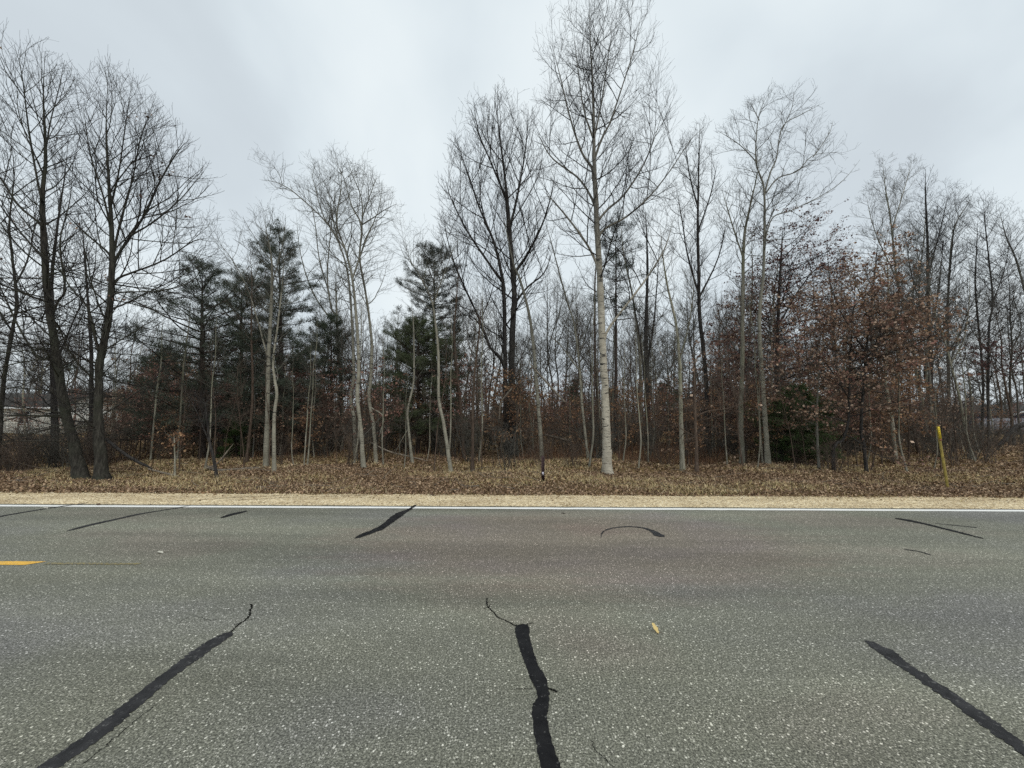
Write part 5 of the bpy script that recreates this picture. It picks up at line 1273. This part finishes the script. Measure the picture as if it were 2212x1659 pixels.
hero('sapling', 'slim greenish trunk left of the round topped pine', [
    [(325,1000,6),(334,900,6),(340,840,6),(349,780,5),(350,720,3),(355,680,2)]],
    [(660,320,400),(900,310,390)], n=14, L=.8, ang=(65,45), lev=[(4,.5,3,3),(3,.5,2,3)], mt='aspen', tw='twig_grey', z0=880)

# ================================================================== posts
M['post_brown'] = simple('rusty_brown_post', (0.045, 0.022, 0.024), 0.6, .4, .5, 18)
M['post_white'] = simple('white_sticker', (0.62, 0.6, 0.68), 0.5)
M['post_yellow'] = simple('faded_yellow_plastic', (0.27, 0.215, 0.06), 0.7, .2, .35, 9)
M['label_yellow'] = simple('yellow_label', (0.66, 0.50, 0.02), 0.5)
M['label_black'] = simple('black_print', (0.02, 0.02, 0.02), 0.5)
M['label_red'] = simple('faded_red_band', (0.24, 0.09, 0.04), 0.5)
M['moss'] = simple('green_cap', (0.10, 0.16, 0.04), 0.8)
b0 = on_ground(1173, 1046); b0[2] = gz(b0[0], b0[1])
top = on_plane(1173.5, 985, b0[1])[2] - b0[2]
root = empty('short_post', b0, label='short dark brown metal post with a white sticker near the road', cat='post')
# U channel: back web and two flanges
g = Geo()
box(g, (-.030, .012, -.1), (.030, .016, top)); box(g, (-.033, -.012, -.1), (-.028, .014, top)); box(g, (.026, -.010, -.1), (.031, .014, top - .01))
box(g, (-.044, -.015, -.1), (-.0335, -.012, top)); box(g, (.0315, -.013, -.1), (.040, -.010, top - .01))
obj('channel', g.data('channel', M['post_brown']), root)
g = Geo(); box(g, (-.026, .004, .17), (.022, .0115, .25)); obj('sticker', g.data('sticker', M['post_white']), root)
for zz_ in np.arange(.08, top - .03, .055):
    g = Geo(); box(g, (-.006, .0085, zz_), (.006, .0118, zz_ + .012)); obj('punched_hole', g.data('hole', M['label_black']), root)

b0 = on_ground(2048, 1049); b0[2] = gz(b0[0], b0[1])
tp = on_plane(2026, 921, b0[1] - .05) - b0
root = empty('marker_post', b0, label='leaning faded yellow utility marker post with a bright label', cat='marker post')
ax = unit(tp); H = np.linalg.norm(tp)
xx = unit(np.cross(np.array([0, 1., 0.]), ax)); yy = np.cross(ax, xx)
RM = np.stack([xx, yy, ax], 1)
def lb(lo, hi, nm, mat):
    g = Geo(); box(g, lo, hi, rot=RM, origin=np.zeros(3)); return obj(nm, g.data(nm, mat), root)
# curved flat marker: a shallow three sided section
g = Geo()
sec = np.array([.74, 1]) * np.array([[-.052, -.012], [-.034, .004], [.0, .010], [.034, .004], [.052, -.012], [.048, -.018], [.0, .002], [-.048, -.018]])
zs_ = np.array([-.12, .3, .7, 1.0, H]); n = len(sec)
V = np.array([np.r_[s_ * np.array([1, -1]) , z_] for z_ in zs_ for s_ in sec]) @ RM.T
Fq = [[k * n + j, k * n + (j + 1) % n, (k + 1) * n + (j + 1) % n, (k + 1) * n + j] for k in range(len(zs_) - 1) for j in range(n)]
g.add(V, F4=Fq)
me = g.data('shaft', M['post_yellow']); obj('shaft', me, root)
lb((-.037, -.0, H), (.037, .012, H + .004), 'top_cap', M['post_yellow'])
lb((-.027, -.0165, H - .32), (.027, -.0115, H - .01), 'warning_label', M['label_yellow'])
lb((-.027, -.0165, H - .37), (.027, -.0115, H - .325), 'faded_band', M['label_red'])
for j, (z_, w_) in enumerate([(.05, .020), (.075, .012), (.10, .024), (.14, .012), (.165, .024), (.20, .018), (.235, .024), (.265, .014)]):
    lb((-w_ * .8, -.0185, H - z_ - .009), (w_ * .8, -.0166, H - z_), 'printed_line', M['label_black'])

# ================================================================== small things on the road
def road_leaf(px, py, s, col, label, name='fallen_leaf', rz=0, lift=.12):
    b_ = on_ground(px, py); root = empty(name, b_, rz, label=label, cat='leaf')
    g = Geo(); n = 8
    t = np.linspace(0, 1, n); w = np.sin(t * math.pi) ** .7 * .2 * s * (1 + .25 * np.sin(t * 17))
    ctr = np.c_[t * 0, (t - .5) * s, .004 + lift * s * t ** 1.5]
    V = np.concatenate([ctr - np.c_[w, w * 0, -w * .5], ctr, ctr + np.c_[w, w * 0, w * .6]])
    i = np.arange(3 * n).reshape(3, n); Fq = np.stack([i[:-1, :-1], i[:-1, 1:], i[1:, 1:], i[1:, :-1]], -1).reshape(-1, 4)
    g.add(V, F4=Fq, C=col); obj('blade', g.data('blade', M['leaf']), root)
    P = np.array([[[0, -.5 * s, .01], [0.01, -.7 * s, .02], [.03, -.85 * s, .012]]]) ; V, Q = tubes(P, np.full((1, 3), .0018), 4)
    obj('stalk', mesh_data('stalk', V, [Q], M['twig_brown']), root)
    return root
road_leaf(1416, 1364, .085, (.78, .60, .26), 'curled pale yellow leaf lying alone in the near lane', rz=.25, lift=.5)
road_leaf(346, 1195, .10, (.66, .64, .55), 'pale curled leaf lying left in the far lane', rz=1.3)
road_leaf(212, 1091, .14, (.12, .075, .05), 'dark crumpled leaf beside the white line at the left', rz=.9)
road_leaf(1217, 1110, .08, (.06, .04, .03), 'small dark leaf in the far lane below the tall birch', rz=1.8)
road_leaf(935, 1071, .16, (.10, .06, .04), 'dark leaf clump on the pale gravel', rz=1.2)
road_leaf(1100, 1087, .07, (.72, .7, .62), 'tiny pale scrap by the white line near the middle', rz=1.5)
road_leaf(98, 1099, .11, (.6, .58, .5), 'pale scrap on the road near the left edge', rz=1.5)

# ================================================================== buildings and fences behind the trees
M['siding'] = simple('white_siding', (0.78, 0.78, 0.72), .6, .3, .12, 2)
M['roofing'] = simple('dark_shingles', (0.06, 0.058, 0.055), .9, .2, .3, 5)
M['glass'] = simple('dark_window_glass', (0.03, 0.035, 0.045), .12, .5)
M['trim'] = simple('white_trim', (0.68, 0.70, 0.70), .5)
M['fence_grey'] = simple('grey_board', (0.20, 0.205, 0.23), .8, .2, .2, 3)
M['blue_wall'] = simple('dark_blue_siding', (0.05, 0.055, 0.09), .7, .3, .1, 2)
M['rail'] = simple('pale_rail', (0.40, 0.38, 0.34), .7, .2, .2, 3)
def house(name, label, x0, x1, y0, y1, h, rh, wall, boards, windows, ridge='x'):
    root = empty(name, ((x0 + x1) / 2, y0, 0), label=label, cat='house')
    ox, oy = (x0 + x1) / 2, y0
    g = Geo(); box(g, (x0 - ox, .02, -.1), (x1 - ox, y1 - oy, h)); obj('wall', g.data('wall', wall), root)
    for k in range(boards):
        z_ = h * k / boards; g = Geo(); dz = h / boards
        V = np.array([[x0 - ox, -.012, z_ + .006], [x1 - ox, -.012, z_ + .006], [x1 - ox, .015, z_ + dz], [x0 - ox, .015, z_ + dz], [x0 - ox, .0195, z_ + .006], [x1 - ox, .0195, z_ + .006]])
        g.add(V, F4=[[0, 1, 2, 3], [0, 4, 5, 1]]); obj('siding_board', g.data('siding_board', wall), root)
    ov = .4; g = Geo()
    if ridge == 'x':
        ym = (y1 - oy) / 2
        V = [[x0 - ox - ov, -ov, h - .05], [x1 - ox + ov, -ov, h - .05], [x1 - ox + ov, ym, h + rh], [x0 - ox - ov, ym, h + rh], [x0 - ox - ov, y1 - oy + ov, h - .05], [x1 - ox + ov, y1 - oy + ov, h - .05]]
        V = V + [[a, b_, c - .15] for a, b_, c in V]
        F_ = [[0, 1, 2, 3], [3, 2, 5, 4], [6, 9, 8, 7], [9, 10, 11, 8], [0, 6, 7, 1], [5, 11, 10, 4], [0, 3, 9, 6], [3, 4, 10, 9], [1, 7, 8, 2], [2, 8, 11, 5]]
        g.add(V, F4=F_); roof = obj('roof', g.data('roof', M['roofing']), root)
        for xa in (x0 - ox, x1 - ox):
            g = Geo(); e_ = .01 if xa > 0 else -.01
            g.add([[xa + e_ * 0, .02, h], [xa, y1 - oy, h], [xa, ym, h + rh - .16]], F3=[[0, 1, 2]]); obj('gable', g.data('gable', wall), root)
        g = Geo(); box(g, (x0 - ox - ov, -ov - .04, h - .26), (x1 - ox + ov, -ov - .005, h - .04)); obj('eave_board', g.data('eave', M['trim']), root)
    else:
        xm = 0
        V = [[x0 - ox - ov, -ov, h - .05], [x0 - ox - ov, y1 - oy + ov, h - .05], [xm, y1 - oy + ov, h + rh], [xm, -ov, h + rh], [x1 - ox + ov, -ov, h - .05], [x1 - ox + ov, y1 - oy + ov, h - .05]]
        V = V + [[a, b_, c - .15] for a, b_, c in V]
        F_ = [[0, 3, 2, 1], [3, 4, 5, 2], [6, 7, 8, 9], [9, 8, 11, 10], [0, 1, 7, 6], [4, 10, 11, 5], [1, 2, 8, 7], [2, 5, 11, 8]]
        g.add(V, F4=F_); obj('roof', g.data('roof', M['roofing']), root)
        g = Geo(); g.add([[x0 - ox, .0, h], [x1 - ox, .0, h], [0, .0, h + rh - .16]], F3=[[0, 1, 2]]); obj('gable', g.data('gable', wall), root)
        for sgn in (-1, 1):
            hw = (x1 - ox + ov); g = Geo()
            V = np.array([[0, 0, h + rh], [sgn * hw, 0, h - .05], [sgn * hw, 0, h - .3], [0, 0, h + rh - .25]]); V1 = V + [0, -ov - .05, 0]; V2 = V + [0, -ov - .003, 0]
            g.add(np.concatenate([V1, V2]), F4=[[0, 1, 2, 3], [4, 7, 6, 5], [0, 4, 5, 1], [1, 5, 6, 2], [2, 6, 7, 3]]); obj('eave_board', g.data('eave', M['trim']), root)
    for (wx, wz, ww, wh) in windows:
        g = Geo(); t_ = .07
        for lo, hi in (((wx - ww / 2 - t_, -.05, wz - t_), (wx + ww / 2 + t_, -.013, wz)), ((wx - ww / 2 - t_, -.05, wz + wh), (wx + ww / 2 + t_, -.013, wz + wh + t_)),
                       ((wx - ww / 2 - t_, -.05, wz), (wx - ww / 2, -.013, wz + wh)), ((wx + ww / 2, -.05, wz), (wx + ww / 2 + t_, -.013, wz + wh)), ((wx - .02, -.045, wz), (wx + .02, -.02, wz + wh))):
            box(g, lo, hi)
        f_ = obj('window', g.data('window', M['trim']), root)
        g = Geo(); box(g, (wx - ww / 2, -.03, wz), (wx + ww / 2, -.018, wz + wh)); obj('pane', g.data('pane', M['glass']), f_)
    return root
house('house', 'pale sided house glimpsed between branches at the left edge', -64, -44.5, 38.5, 46, 2.6, 1.5, M['siding'], 16, [(-3.5, 1.0, 1.3, 1.1), (3.2, 1.0, 1.6, 1.1), (7.3, 1.0, .9, 1.1)])
house('house', 'dark blue gabled house with white eaves behind the grey fence at the right', 75, 86, 60, 70, 2.7, 1.7, M['blue_wall'], 14, [(-2.5, 1.2, 1.2, 1.1), (2.5, 1.2, 1.2, 1.1)], ridge='y')
def board_fence(name, label, x0, x1, y, h, bw, mat, rails=2, postgap=2.4, cat='fence'):
    root = empty(name, (x0, y, 0), label=label, cat=cat)
    n = int((x1 - x0) / (bw + .012)); ms = []
    for s in range(3):
        g = Geo(); box(g, (0, 0, .02), (bw, .022, h + .03 * (s - 1))); ms.append(g.data('board', mat))
    for k in range(min(n, 290)): obj('board', ms[int(RNG.integers(0, 3))], root, (k * (bw + .012), 0, 0))
    L = x1 - x0
    for r_ in range(rails):
        g = Geo(); box(g, (0, .024, h * (.2 + .6 * r_ / max(1, rails - 1))), (L, .064, h * (.2 + .6 * r_ / max(1, rails - 1)) + .09)); obj('rail', g.data('rail', mat), root)
    k = 0
    while k * postgap < L:
        g = Geo(); box(g, (k * postgap, .066, -.1), (k * postgap + .1, .166, h)); obj('post', g.data('post', mat), root); k += 1
    return root
board_fence('board_fence', 'grey board fence behind the trees at the right edge', 59.0, 84, 50.5, 2.05, .14, M['fence_grey'])
# low two rail fence far behind on the left
root = empty('rail_fence', (-34, 42, 0), label='low pale rail fence far behind the left pines', cat='fence')
for z_ in (.45, .95):
    g = Geo(); box(g, (0, 0, z_), (22, .05, z_ + .12)); obj('rail', g.data('rail', M['rail']), root)
for k in range(10):
    g = Geo(); box(g, (k * 2.4, .052, -.1), (k * 2.4 + .12, .16, 1.15)); obj('post', g.data('post', M['rail']), root)
